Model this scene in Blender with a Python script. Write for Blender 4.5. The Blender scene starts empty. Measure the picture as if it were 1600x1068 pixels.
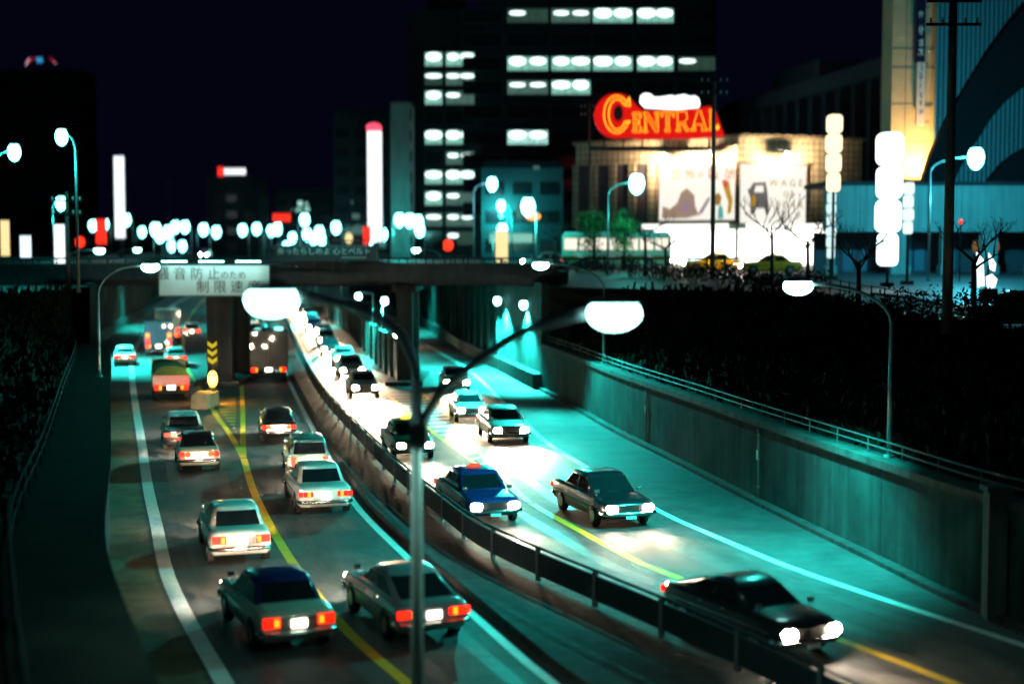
import bpy, math, random
from mathutils import Vector, Matrix
random.seed(11)
R = math.radians
S = bpy.context.scene
COL = S.collection

# ------------------------------------------------------------------ camera, sky, exposure
EYE = 8.3                                   # metres above the sunken roadway
PITCH = math.atan(146 / 2222.2)
cam_d = bpy.data.cameras.new('camera')
cam_d.lens = 50.0
cam_d.sensor_width = 36.0
cam_d.clip_end = 5000
cam_d.dof.use_dof = True
cam_d.dof.focus_distance = 47.0
cam_d.dof.aperture_fstop = 0.18
cam_d.dof.aperture_blades = 4
cam_d.dof.aperture_rotation = R(28)
cam_d.dof.aperture_ratio = 1.4
cam = bpy.data.objects.new('camera', cam_d)
cam.location = (0, 0, EYE)
cam.rotation_euler = (R(90) - PITCH, 0, 0)
COL.objects.link(cam)
S.camera = cam

W = bpy.data.worlds.new('World')
S.world = W
W.use_nodes = True
wn = W.node_tree
wn.nodes.clear()
wo = wn.nodes.new('ShaderNodeOutputWorld')
wb = wn.nodes.new('ShaderNodeBackground')
wb.inputs['Color'].default_value = (0.08, 0.085, 0.40, 1)     # deep night sky over a city
wb.inputs['Strength'].default_value = 0.0135
wn.links.new(wb.outputs[0], wo.inputs[0])

S.view_settings.view_transform = 'Standard'
S.view_settings.look = 'None'
S.view_settings.exposure = 0.0
S.view_settings.gamma = 1.0
S.render.engine = 'CYCLES'
S.cycles.use_denoising = True
S.cycles.use_light_tree = True
S.cycles.use_adaptive_sampling = True
S.cycles.adaptive_threshold = 0.025
S.cycles.max_bounces = 5
S.cycles.volume_bounces = 0
S.cycles.diffuse_bounces = 2
S.cycles.glossy_bounces = 3
S.cycles.transmission_bounces = 2
S.cycles.sample_clamp_indirect = 2.0
S.cycles.sample_clamp_direct = 0.0
S.cycles.blur_glossy = 1.0
S.cycles.caustics_reflective = False
S.cycles.caustics_refractive = False

F = 2222.2
def at(u, v, Y):
    """a point of the photograph (1600 wide) at the distance Y along the view"""
    a = (u - 800) / F; b = (534 - v) / F
    dy = math.cos(PITCH) + b * math.sin(PITCH); dz = -math.sin(PITCH) + b * math.cos(PITCH)
    t = Y / dy
    return Vector((a * t, Y, EYE + dz * t))

# ------------------------------------------------------------------ materials
MATS = {}
def mat(name, col, rough=0.6, metal=0.0, em=None, es=0.0, var=0.0, scale=3.0, bump=0.0, spec=0.5, coat=0.0, streak=0.0, em_nee=True):
    if name in MATS: return MATS[name]
    m = bpy.data.materials.new(name); m.use_nodes = True
    nt = m.node_tree; p = nt.nodes['Principled BSDF']
    c4 = (*col, 1)
    p.inputs['Base Color'].default_value = c4
    p.inputs['Roughness'].default_value = rough
    p.inputs['Metallic'].default_value = metal
    p.inputs['Specular IOR Level'].default_value = spec
    p.inputs['Coat Weight'].default_value = coat
    if em:
        p.inputs['Emission Color'].default_value = (*em, 1)
        p.inputs['Emission Strength'].default_value = es
        if not em_nee: m.cycles.emission_sampling = 'NONE'
    if var > 0 or bump > 0 or streak > 0:
        tc = nt.nodes.new('ShaderNodeTexCoord')
        n1 = nt.nodes.new('ShaderNodeTexNoise'); n1.inputs['Scale'].default_value = scale
        n1.inputs['Detail'].default_value = 6; n1.inputs['Roughness'].default_value = 0.65
        nt.links.new(tc.outputs['Object'], n1.inputs['Vector'])
        last = None
        if var > 0:
            mr = nt.nodes.new('ShaderNodeMapRange')
            mr.inputs['From Min'].default_value = 0.3; mr.inputs['From Max'].default_value = 0.7
            mr.inputs['To Min'].default_value = 1 - var; mr.inputs['To Max'].default_value = 1 + var
            nt.links.new(n1.outputs['Fac'], mr.inputs['Value'])
            last = mr.outputs['Result']
        if streak > 0:                              # rain streaks running down a wall
            mp = nt.nodes.new('ShaderNodeMapping'); mp.inputs['Scale'].default_value = (1.6, 1.6, 0.10)
            nt.links.new(tc.outputs['Object'], mp.inputs['Vector'])
            n2 = nt.nodes.new('ShaderNodeTexNoise'); n2.inputs['Scale'].default_value = 1.7; n2.inputs['Detail'].default_value = 5
            nt.links.new(mp.outputs[0], n2.inputs['Vector'])
            m2 = nt.nodes.new('ShaderNodeMapRange'); m2.inputs['From Min'].default_value = 0.35; m2.inputs['From Max'].default_value = 0.68
            m2.inputs['To Min'].default_value = 1 - streak; m2.inputs['To Max'].default_value = 1 + streak * 0.6
            nt.links.new(n2.outputs['Fac'], m2.inputs['Value'])
            if last is None: last = m2.outputs['Result']
            else:
                mm = nt.nodes.new('ShaderNodeMath'); mm.operation = 'MULTIPLY'
                nt.links.new(last, mm.inputs[0]); nt.links.new(m2.outputs['Result'], mm.inputs[1]); last = mm.outputs[0]
        if last is not None:
            vm = nt.nodes.new('ShaderNodeVectorMath'); vm.operation = 'SCALE'
            vm.inputs[0].default_value = col
            nt.links.new(last, vm.inputs['Scale'])
            nt.links.new(vm.outputs[0], p.inputs['Base Color'])
        if bump > 0:
            nb = nt.nodes.new('ShaderNodeTexNoise'); nb.inputs['Scale'].default_value = scale * 9; nb.inputs['Detail'].default_value = 4
            nt.links.new(tc.outputs['Object'], nb.inputs['Vector'])
            bp = nt.nodes.new('ShaderNodeBump'); bp.inputs['Strength'].default_value = bump; bp.inputs['Distance'].default_value = 0.03
            nt.links.new(nb.outputs['Fac'], bp.inputs['Height'])
            nt.links.new(bp.outputs[0], p.inputs['Normal'])
    MATS[name] = m
    return m
def glow(name, col, s, nee=True):
    return mat(name, (0.015, 0.015, 0.015), 0.5, spec=0.2, em=col, es=s, em_nee=nee)

M_ASPH = mat('asphalt', (0.062, 0.060, 0.060), 0.66, var=0.45, scale=0.9, bump=0.6, spec=0.25)
M_STREET = mat('street_asphalt', (0.06, 0.06, 0.065), 0.55, var=0.25, scale=0.4, bump=0.2)
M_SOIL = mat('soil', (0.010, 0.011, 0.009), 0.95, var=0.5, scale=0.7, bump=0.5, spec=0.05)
M_SHOULDER = mat('tan_shoulder', (0.13, 0.10, 0.05), 0.9, var=0.5, scale=0.9, bump=0.6)  # tan edge strip with uneven tone
M_PAVE = mat('paving', (0.10, 0.11, 0.13), 0.8, var=0.2, scale=0.8)
M_WHITE = mat('white_road_paint', (0.72, 0.72, 0.70), 0.6, var=0.18, scale=2.5)
M_YELLOW = mat('yellow_road_paint', (0.72, 0.40, 0.015), 0.6, var=0.18, scale=2.5)
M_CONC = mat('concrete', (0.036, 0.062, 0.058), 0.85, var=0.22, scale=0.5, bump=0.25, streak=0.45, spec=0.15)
M_CONC2 = mat('dark_concrete', (0.048, 0.052, 0.052), 0.85, var=0.25, scale=0.5, bump=0.2, streak=0.35, spec=0.12)
M_STEEL = mat('galvanised_steel', (0.10, 0.11, 0.115), 0.65, 0.2, var=0.15, scale=2)
M_DARKSTEEL = mat('dark_painted_steel', (0.018, 0.026, 0.032), 0.8, 0.0, var=0.2, scale=2, spec=0.15)
M_POLE = mat('lamp_pole_paint', (0.30, 0.34, 0.34), 0.4, 0.15, var=0.12, scale=3)
M_BRIDGE = mat('bridge_steel', (0.030, 0.042, 0.055), 0.55, 0.1, var=0.25, scale=0.7, streak=0.3)
M_BARK = mat('bark', (0.055, 0.045, 0.035), 0.9, var=0.4, scale=4, bump=0.4)
M_LEAF = mat('evergreen_leaf', (0.06, 0.15, 0.035), 0.6, var=0.45, scale=2.0)
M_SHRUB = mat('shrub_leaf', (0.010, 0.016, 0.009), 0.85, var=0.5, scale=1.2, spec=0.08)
M_BLACK = mat('black_rubber', (0.015, 0.015, 0.016), 0.8)
M_GLASS = mat('dark_glass', (0.012, 0.016, 0.02), 0.08, 0.0, spec=0.7)
M_CHROME = mat('chrome', (0.62, 0.62, 0.62), 0.22, 1.0)
M_PLATE = mat('plate_white', (0.8, 0.8, 0.78), 0.5)
MERC = (0.03, 1.0, 0.86)                            # colour of the mercury vapour lamps
G_LAMP = glow('mercury_lamp_glass', (0.42, 1.0, 0.96), 14)
G_LAMP_FAR = glow('far_lamp_glass', (0.24, 1.0, 0.97), 9, nee=False)
G_HEAD = glow('headlight_glass', (1.0, 0.84, 0.64), 350, nee=False)
G_TAIL = glow('tail_lamp_red', (1.0, 0.010, 0.002), 2.6, nee=False)
G_BRAKE = glow('brake_lamp_red', (1.0, 0.010, 0.002), 4.2, nee=False)
G_AMBER = glow('indicator_amber', (1.0, 0.20, 0.008), 3.6, nee=False)
G_PLATE = glow('glowing_plate', (1.0, 0.90, 0.72), 6.0, nee=False)  # plate face emits the light a plate lamp would throw on it

# ------------------------------------------------------------------ mesh helpers
class MB:
    def __init__(s): s.v = []; s.f = []
    def quad(s, a, b, c, d):
        i = len(s.v); s.v += [tuple(a), tuple(b), tuple(c), tuple(d)]; s.f.append((i, i+1, i+2, i+3)); return s
    def poly(s, pts):
        i = len(s.v); s.v += [tuple(p) for p in pts]; s.f.append(tuple(range(i, i+len(pts)))); return s
    def box(s, c, d, rz=0.0, top=1.0):
        i = len(s.v); cx, cy, cz = c; hx, hy, hz = d[0]/2, d[1]/2, d[2]/2
        co, si = math.cos(rz), math.sin(rz)
        for z in (-hz, hz):
            k = top if z > 0 else 1.0
            for x, y in ((-hx, -hy), (hx, -hy), (hx, hy), (-hx, hy)):
                x *= k; y *= k
                s.v.append((cx + x*co - y*si, cy + x*si + y*co, cz + z))
        s.f += [(i+3, i+2, i+1, i), (i+4, i+5, i+6, i+7)] + [(i+k, i+(k+1) % 4, i+4+(k+1) % 4, i+4+k) for k in range(4)]
        return s
    def prism(s, pts, off):
        """closed outline (3-D points) extruded along the vector off"""
        n = len(pts); i = len(s.v); o = Vector(off)
        s.v += [tuple(p) for p in pts] + [tuple(Vector(p) + o) for p in pts]
        s.f.append(tuple(range(i, i+n))); s.f.append(tuple(range(i+2*n-1, i+n-1, -1)))
        for k in range(n):
            j = (k+1) % n; s.f.append((i+j, i+k, i+n+k, i+n+j))
        return s
    def tube(s, pts, r, n=8, caps=True):
        pts = [Vector(p) for p in pts]; m = len(pts)
        rr = r if isinstance(r, (list, tuple)) else [r]*m
        i0 = len(s.v); up = None
        for k, p in enumerate(pts):
            t = (pts[min(k+1, m-1)] - pts[max(k-1, 0)]).normalized()
            if up is None:
                up = Vector((0, 0, 1)) if abs(t.z) < 0.9 else Vector((0, 1, 0))
            a = t.cross(up).normalized(); b = a.cross(t).normalized(); up = b
            for q in range(n):
                w = 2*math.pi*q/n
                s.v.append(tuple(p + (a*math.cos(w) + b*math.sin(w))*rr[k]))
        for k in range(m-1):
            for q in range(n):
                x = i0+k*n+q; y = i0+k*n+(q+1) % n
                s.f.append((x, y, y+n, x+n))
        if caps:
            s.f.append(tuple(range(i0+n-1, i0-1, -1))); s.f.append(tuple(range(i0+(m-1)*n, i0+m*n)))
        return s
    def ball(s, c, r, nu=10, nv=6, z0=-1.0, z1=1.0, rz=0.0):
        """an ellipsoid, or the slice of it between z0 and z1 (in units of its half height)"""
        i0 = len(s.v); co, si = math.cos(rz), math.sin(rz)
        for j in range(nv+1):
            a0, a1 = math.asin(z0), math.asin(z1); a = a0 + (a1-a0)*j/nv
            for k in range(nu):
                w = 2*math.pi*k/nu; x = r[0]*math.cos(a)*math.cos(w); y = r[1]*math.cos(a)*math.sin(w)
                s.v.append((c[0]+x*co-y*si, c[1]+x*si+y*co, c[2]+r[2]*math.sin(a)))
        for j in range(nv):
            for k in range(nu):
                x = i0+j*nu+k; y = i0+j*nu+(k+1) % nu
                s.f.append((x, y, y+nu, x+nu))
        s.f.append(tuple(range(i0+nu-1, i0-1, -1))); s.f.append(tuple(range(i0+nv*nu, i0+(nv+1)*nu)))
        return s
    def loft(s, rings, caps=True):
        n = len(rings[0]); i0 = len(s.v)
        for r in rings: s.v += [tuple(p) for p in r]
        for k in range(len(rings)-1):
            for q in range(n):
                x = i0+k*n+q; y = i0+k*n+(q+1) % n
                s.f.append((x, y, y+n, x+n))
        if caps:
            s.f.append(tuple(range(i0+n-1, i0-1, -1))); e = i0+(len(rings)-1)*n; s.f.append(tuple(range(e, e+n)))
        return s
    def mesh(s, name, smooth=False):
        m = bpy.data.meshes.new(name); m.from_pydata(s.v, [], s.f); m.update()
        if smooth: m.polygons.foreach_set('use_smooth', [True]*len(m.polygons))
        return m
    def build(s, name, material, parent=None, smooth=False):
        return link(name, s.mesh(name, smooth), material, parent)

def link(name, me, material=None, parent=None, loc=None):
    o = bpy.data.objects.new(name, me); COL.objects.link(o)
    if material is not None:
        if not me.materials: me.materials.append(None)
        o.material_slots[0].link = 'OBJECT'; o.material_slots[0].material = material
    if parent is not None: o.parent = parent
    if loc is not None: o.location = loc
    return o
def tag(o, label, cat, group=None):
    o['label'] = label; o['category'] = cat
    if group: o['group'] = group
    return o
def thing(name, label, cat, loc=(0, 0, 0), rz=0.0, group=None):
    o = bpy.data.objects.new(name, None); COL.objects.link(o)
    o.location = loc; o.rotation_euler = (0, 0, rz); o.empty_display_size = 0.3
    return tag(o, label, cat, group)
def struct(o): o['kind'] = 'structure'; return o
def lamp(kind, name, parent, loc, power, col, rot=(0, 0, 0), size=0.15, angle=150, blend=0.6):
    d = bpy.data.lights.new(name, kind); d.energy = power; d.color = col
    if kind == 'SPOT': d.spot_size = R(angle); d.spot_blend = blend
    if kind != 'AREA': d.shadow_soft_size = size
    else: d.size = size
    o = bpy.data.objects.new(name, d); COL.objects.link(o); o.location = loc; o.rotation_euler = rot
    if parent is not None: o.parent = parent
    return o
def aim(o, d):
    o.rotation_euler = Vector(d).to_track_quat('-Z', 'Y').to_euler()

def text_mesh(body, height, depth=0.02):
    """lettering as a solid mesh, upright in the XZ plane, centred, facing -Y"""
    c = bpy.data.curves.new('lettering', 'FONT'); c.body = body; c.align_x = 'CENTER'; c.align_y = 'CENTER'
    c.size = height; c.extrude = depth; c.resolution_u = 3
    o = bpy.data.objects.new('lettering', c); COL.objects.link(o)
    dg = bpy.context.evaluated_depsgraph_get(); dg.update()
    me = bpy.data.meshes.new_from_object(o.evaluated_get(dg))
    bpy.data.objects.remove(o); bpy.data.curves.remove(c)
    me.transform(Matrix.Rotation(R(90), 4, 'X'))
    me.materials.clear()
    return me

def curve(pts):
    """x as a smooth function of the distance y"""
    pts = sorted(pts); n = len(pts)
    sl = []
    for k in range(n):
        a, b = pts[max(k-1, 0)], pts[min(k+1, n-1)]
        sl.append((b[1]-a[1])/(b[0]-a[0]))
    def f(y):
        if y <= pts[0][0]: return pts[0][1] + sl[0]*(y-pts[0][0])
        if y >= pts[-1][0]: return pts[-1][1] + sl[-1]*(y-pts[-1][0])
        for k in range(n-1):
            if y <= pts[k+1][0]: break
        (y0, x0), (y1, x1) = pts[k], pts[k+1]; h = y1-y0; t = (y-y0)/h
        return ((2*t**3-3*t*t+1)*x0 + (t**3-2*t*t+t)*h*sl[k] + (-2*t**3+3*t*t)*x1 + (t**3-t*t)*h*sl[k+1])
    return f
def slope(f, y): return (f(y+0.6)-f(y-0.6))/1.2
def ys(a, b, n=None):
    n = n or max(2, int((b-a)/2.0)); return [a+(b-a)*k/n for k in range(n+1)]

# plan of the sunken road, all in metres: left edge line, lane lines, median, right edge, retaining walls
XL = curve([(-20, 13), (0, 4.6), (15, -1.2), (27, -5.6), (31.5, -7.3), (36, -8.85), (42, -10.6), (49, -12.65), (61, -16), (73, -19.4), (91, -24.4), (106, -28.4), (121, -32), (165, -41.5), (234, -54), (320, -66)])
XA = curve([(-20, 17.3), (0, 8.8), (15, 2.8), (26.7, -2), (30.5, -3.6), (37.5, -5.9), (47.3, -8.6), (56, -10.65)])
XYL = curve([(56, -10.65), (63, -12.55), (70, -14.6), (83.6, -18.4), (93.5, -21.2), (106, -24.6), (165, -37.6), (234, -50.3), (320, -62.3)])
XYR = curve([(56, -10.65), (63, -12), (73, -13.9), (107, -20.5), (165, -32), (230, -45), (320, -58)])
XB = curve([(-20, 20.3), (0, 11.8), (15, 5.6), (26.7, 0.9), (31.4, -.65), (37.6, -2.65), (46.2, -5.1), (60, -8), (74, -10.9), (89.4, -14), (107, -17.4), (165, -28.8), (230, -41.5), (320, -54.5)])
XC = curve([(-20, 26), (0, 16.8), (15, 10), (26.9, 5.0), (29.2, 3.9), (37, .1), (41.8, -1.4), (48.7, -3.3), (58.3, -5.6), (76, -9.6), (101, -14.4), (165, -26), (230, -38.5), (320, -51)])
XD = curve([(-20, 29.5), (0, 20.2), (15, 13.5), (26.9, 8.4), (29.2, 7.25), (35.7, 4.1), (37, 3.45), (41.8, 1.9), (46.1, .6), (56, -1.65)])
XE = curve([(-20, 33), (0, 24), (15, 17.2), (26, 12.3), (29.4, 10.7), (33.4, 8.75), (36.8, 7.2), (40.3, 6), (44.3, 4.75), (55.8, 2.4), (62.5, 1.2), (95.9, -2.8), (110, -5.2), (127, -8.3), (160, -15), (230, -31), (320, -44)])
XW = curve([(-20, 33.5), (0, 24.6), (15, 18), (25, 13.9), (31.9, 11), (37.4, 9.85), (47, 8), (53.8, 6.8), (65, 4.75), (77, 3.0), (84.8, 1.6), (110, -2.8), (132, -6.1), (158, -10.4), (230, -26), (320, -39)])
XLW = curve([(-20, 10), (0, 2), (15, -3.5), (20, -5.4), (27, -7.9), (38, -10.9), (55, -15.7), (73.5, -20.9), (82, -23.7), (86, -25.4), (94, -29), (104, -32.2), (114, -34.6), (135, -38.8), (179, -46.8), (240, -58.9), (320, -72)])
XV = curve([(86, -6.7), (110, -10.9), (145, -17), (200, -29), (320, -47)])
def GZ(y): return 5.4 if y < 60 else (6.6 if y > 104 else 5.4 + 1.2*(y-60)/44)
WALL_H = 2.7

# ------------------------------------------------------------------ setting: ground, road, markings
m = MB()
for a, b in zip(ys(-40, 340)[:-1], ys(-40, 340)[1:]):
    m.quad((XLW(a)-1.2, a, 0), (XW(a)+1.2, a, 0), (XW(b)+1.2, b, 0), (XLW(b)-1.2, b, 0))
ROAD = struct(m.build('road', M_ASPH))

def crest_r(y): 
    w = XW(y)
    if y >= 84: return w + 0.35
    c = curve([(-40, 44), (0, 25.5), (25, 18.5), (49, 16.7), (66, 16), (78, 13.5), (84, 1.95)])
    return max(w+0.35, c(y)) if y < 84 else w+0.35
def crest_l(y):
    w = XLW(y)
    if y >= 84: return w - 0.35
    if y >= 72: return w - 0.35 - 8.2*(84-y)/12
    return w - 8.55
m = MB(); me_ = MB()
yy = ys(-40, 84, 62) + ys(84, 340, 80)[1:]
for a, b in zip(yy[:-1], yy[1:]):
    for off0, off1 in ((0, 6), (6, 25), (25, 120), (120, 1500)):
        m.quad((crest_r(a)+off0, a, GZ(a)), (crest_r(a)+off1, a, GZ(a)), (crest_r(b)+off1, b, GZ(b)), (crest_r(b)+off0, b, GZ(b)))
        m.quad((crest_l(a)-off1, a, GZ(a)), (crest_l(a)-off0, a, GZ(a)), (crest_l(b)-off0, b, GZ(b)), (crest_l(b)-off1, b, GZ(b)))
m.quad((-2500, 340, 6.6), (2500, 340, 6.6), (2500, 4000, 6.6), (-2500, 4000, 6.6))
m.quad((-75, 340, 0), (-35, 340, 0), (-35, 340, 6.6), (-75, 340, 6.6))
struct(m.build('ground', M_STREET))
# planted slopes between the low retaining walls and the streets above
m = MB(); ml = MB()
ya = ys(-40, 84, 62)
for a, b in zip(ya[:-1], ya[1:]):
    for side, store in ((1, m), (-1, ml)):
        def row(y):
            w = XW(y)+0.45 if side > 0 else XLW(y)-1.75; c = crest_r(y) if side > 0 else crest_l(y)
            if (c-w)*side < 0.05: c = w + 0.05*side
            g = GZ(y); o = []
            for t in (0, .25, .5, .75, 1):
                o.append((w+(c-w)*t, y, WALL_H-0.12+(g-WALL_H+0.12)*(t**0.85)))
            return o
        ra, rb = row(a), row(b)
        for k in range(4):
            q = (ra[k], ra[k+1], rb[k+1], rb[k]) if side > 0 else (ra[k+1], ra[k], rb[k], rb[k+1])
            store.quad(*q)
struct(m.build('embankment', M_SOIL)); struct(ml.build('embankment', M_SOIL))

def ribbon(f, w, a, b, z, name, material, parent=ROAD, n=None, clip=None):
    m = MB(); pts = ys(a, b, n or max(3, int((b-a)/1.5)))
    for p, q in zip(pts[:-1], pts[1:]):
        kp = math.sqrt(1+slope(f, p)**2)*w/2; kq = math.sqrt(1+slope(f, q)**2)*w/2
        m.quad((f(p)-kp, p, z), (f(p)+kp, p, z), (f(q)+kq, q, z), (f(q)-kq, q, z))
    return m.build(name, material, parent)
def band(f, g, a, b, z, name, material, parent=ROAD):
    m = MB(); pts = ys(a, b, max(3, int((b-a)/1.5)))
    for p, q in zip(pts[:-1], pts[1:]):
        m.quad((f(p), p, z), (g(p), p, z), (g(q), q, z), (f(q), q, z))
    return m.build(name, material, parent)
band(lambda y: XLW(y)-.05, lambda y: XL(y)-.30, -20, 80, 0.004, 'tan_shoulder', M_SHOULDER)
ribbon(XL, 0.36, -20, 330, 0.008, 'edge_line', M_WHITE)
ribbon(XA, 0.26, -20, 56, 0.008, 'lane_line', M_YELLOW)
ribbon(XYL, 0.24, 56.2, 330, 0.009, 'lane_line', M_YELLOW)
ribbon(XYR, 0.24, 56.2, 330, 0.010, 'lane_line', M_YELLOW)
ribbon(lambda y: XB(y)-.1, 0.22, -20, 330, 0.008, 'edge_line', M_WHITE)
ribbon(lambda y: XC(y)+.1, 0.22, -20, 330, 0.008, 'edge_line', M_WHITE)
ribbon(XD, 0.26, -20, 46, 0.008, 'lane_line', M_YELLOW)
ribbon(XE, 0.26, -20, 330, 0.008, 'edge_line', M_WHITE)
# hatched gore in front of the pier between carriageway and slip road
GL = curve([(46, .6), (56, -1.75), (70, -4.9), (83, -7.6)]); GR = curve([(46, .6), (56, -1.1), (70, -3.1), (83, -5.5)])
ribbon(GL, 0.2, 46.2, 83, 0.009, 'lane_line', M_YELLOW); ribbon(GR, 0.2, 46.2, 83, 0.010, 'lane_line', M_YELLOW)
for k in range(19):
    y = 54 + k*1.45
    MB().quad((GL(y)+.12, y, .006), (GR(y)-.12, y+.5, .006), (GR(y+.55)-.12, y+1.05, .006), (GL(y+.55)+.12, y+.55, .006)).build('hatch_stripe', M_WHITE, ROAD)
# striped nose in front of the other pier
for k in range(12):
    y = 64 + k*1.3
    l, r_ = XYL(y)+.35, XYR(y)-.35
    MB().quad((l, y, .006), (r_, y, .006), (XYR(y+.45)-.35, y+.45, .006), (XYL(y+.45)+.35, y+.45, .006)).build('hatch_stripe', M_YELLOW, ROAD)
# worn patches and transverse joints in the asphalt
M_PATCH = mat('tar_patch', (0.030, 0.030, 0.031), 0.7, var=0.3, scale=2.0, bump=0.4)
def patch(f, k0, g, k1, y, l, name='road_patch', z=.004):
    m = MB(); n = 4
    for j in range(n):
        a, b = y+l*j/n, y+l*(j+1)/n
        w = random.uniform(-.05, .05)
        X = lambda q, k: f(q)*(1-k)+g(q)*k
        m.quad((X(a, k0)+w, a, z), (X(a, k1)+w, a, z), (X(b, k1), b, z), (X(b, k0), b, z))
    m.build(name, M_PATCH, ROAD)
for y in (24, 36.4, 49, 61, 74): patch(XL, .04, lambda q: XA(q) if q < 56 else XYL(q), .97, y, .09, 'joint')
for y in (28.5, 41, 53): patch(XA, .04, XB, .96, y, .09, 'joint')
for y in (27, 34.6, 43.5): patch(XC, .05, XD, .97, y, .10, 'joint'); patch(XD, .04, XE, .97, y-.9, .10, 'joint')
patch(XL, .15, XA, .5, 44.5, 3.2); patch(XA, .3, XB, .8, 39, 2.6); patch(XD, .1, XE, .45, 36, 4.0); patch(XE, .2, XW, .7, 50, 3.5); patch(XC, .5, XD, .9, 52, 3)
# wheel tracks polished into the lanes
M_TRACK = mat('wheel_track', (0.047, 0.046, 0.046), 0.55, var=0.4, scale=1.2, bump=0.3, spec=0.4)
for f, g in ((XL, XA), (XA, XB), (XC, XD), (XD, XE)):
    for k in (.27, .73):
        band(lambda q: f(q)*(1-k+.065)+g(q)*(k-.065), lambda q: f(q)*(1-k-.065)+g(q)*(k+.065), -15, 55, .0025, 'wheel_track', M_TRACK)
# ------------------------------------------------------------------ retaining walls, median, bridge
def wall_slab(m, f, a, b, z0, z1, x0, x1, n=None):
    pts = ys(a, b, n or max(2, int((b-a)/1.6)))
    rings = [[(f(y)+x0, y, z0), (f(y)+x1, y, z0), (f(y)+x1, y, z1), (f(y)+x0, y, z1)] for y in pts]
    return m.loft(rings)
M_CONCTEAL = mat('teal_tinted_concrete', (0.018, 0.054, 0.050), 0.9, var=0.6, scale=0.3, bump=0.4, streak=0.3, spec=0.03)  # darkness and teal of the lamplit wall put into the concrete colour
wr = thing('retaining_wall', 'long low concrete retaining wall with coping beside the teal slip lane', 'wall', (0, 0, 0))
cuts = [-20, -8, 4, 15, 24.5, 31, 37.5, 44, 51, 58, 65, 72, 78.5, 84]
for a, b in zip(cuts[:-1], cuts[1:]):
    wall_slab(MB(), XW, a+.012, b-.012, -.05, WALL_H-.2, 0, .42).build('panel', M_CONCTEAL, wr)
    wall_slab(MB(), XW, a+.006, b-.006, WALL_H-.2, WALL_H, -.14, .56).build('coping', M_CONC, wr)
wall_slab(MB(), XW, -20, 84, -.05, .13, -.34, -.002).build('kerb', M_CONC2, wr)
m = MB()
for dz in (.22, .42):
    m.tube([(XW(y)+.3, y, WALL_H+dz) for y in ys(-10, 84, 60)], .024, 6)
m.build('pipe_rail', M_STEEL, wr)
for y in ys(-9, 83, 46):
    MB().tube([(XW(y)+.3, y, WALL_H-.02), (XW(y)+.3, y, WALL_H+.44)], .022, 6).build('rail_post', M_STEEL, wr)
lw = thing('retaining_wall', 'dark concrete retaining wall along the near left edge of the sunken road', 'wall')
for a, b in zip(cuts[:-1], cuts[1:]):
    wall_slab(MB(), XLW, a+.012, b-.012, -.05, WALL_H-.18, -.42, 0).build('panel', M_CONC2, lw)
    wall_slab(MB(), XLW, a+.006, b-.006, WALL_H-.18, WALL_H, -1.85, .1).build('coping', M_SOIL, lw)  # shade put into the colour: concrete coping takes the dark soil material
m = MB()
for dz in (.35, .7):
    m.tube([(XLW(y)-1.7, y, WALL_H+dz) for y in ys(-10, 83, 60)], .03, 6)
m.build('pipe_rail', mat('matt_rail', (.03, .035, .04), .95, spec=.1), lw)
for y in ys(-9, 82, 46):
    MB().tube([(XLW(y)-1.7, y, WALL_H-.02), (XLW(y)-1.7, y, WALL_H+.72)], .03, 6).build('rail_post', M_DARKSTEEL, lw)
# full-height walls beyond the bridge, with pilasters
for f, sd, lab in ((XW, 1, 'tall ribbed concrete wall of the slip road seen under the right bridge span'), (XLW, -1, 'tall ribbed concrete wall seen under the left end of the bridge')):
    t = thing('retaining_wall', lab, 'wall')
    cc = [84 + 8*k for k in range(33)]
    for a, b in zip(cc[:-1], cc[1:]):
        x0, x1 = (0, .42) if sd > 0 else (-.42, 0)
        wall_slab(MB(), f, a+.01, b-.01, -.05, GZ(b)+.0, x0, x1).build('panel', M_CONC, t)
    for k in range(40):
        y = 98 + k*3.4
        MB().box((f(y)-sd*.16, y, 3.2), (.34, .5, 6.5), -math.atan(slope(f, y))).build('pilaster', M_CONC, t)
    wall_slab(MB(), f, 84, 330, -.05, .9, -.5 if sd > 0 else .002, -.002 if sd > 0 else .5).build('base_ledge', M_CONC, t)
    m = MB(); m.tube([(f(y)+sd*.2, y, GZ(y)+1.0) for y in ys(97, 330, 80)], .03, 6); m.tube([(f(y)+sd*.2, y, GZ(y)+.5) for y in ys(97, 330, 80)], .03, 6)
    m.build('pipe_rail', M_STEEL, t)
    for k in range(60):
        y = 98+k*3.5
        MB().tube([(f(y)+sd*.2, y, GZ(y)-.1), (f(y)+sd*.2, y, GZ(y)+1.02)], .03, 5).build('rail_post', M_STEEL, t)
dv = thing('divider_wall', 'concrete wall dividing the oncoming carriageway from the slip road behind the pier', 'wall')
cc = [87 + 8.5*k for k in range(26)]
for a, b in zip(cc[:-1], cc[1:]):
    wall_slab(MB(), XV, a+.01, b-.01, -.05, 2.6, -.18, .18).build('panel', M_CONC, dv)
for k in range(30):
    y = 90 + k*4.2
    MB().box((XV(y)-.26, y, 1.3), (.16, .5, 2.6)).build('pilaster', M_CONC, dv)

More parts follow.
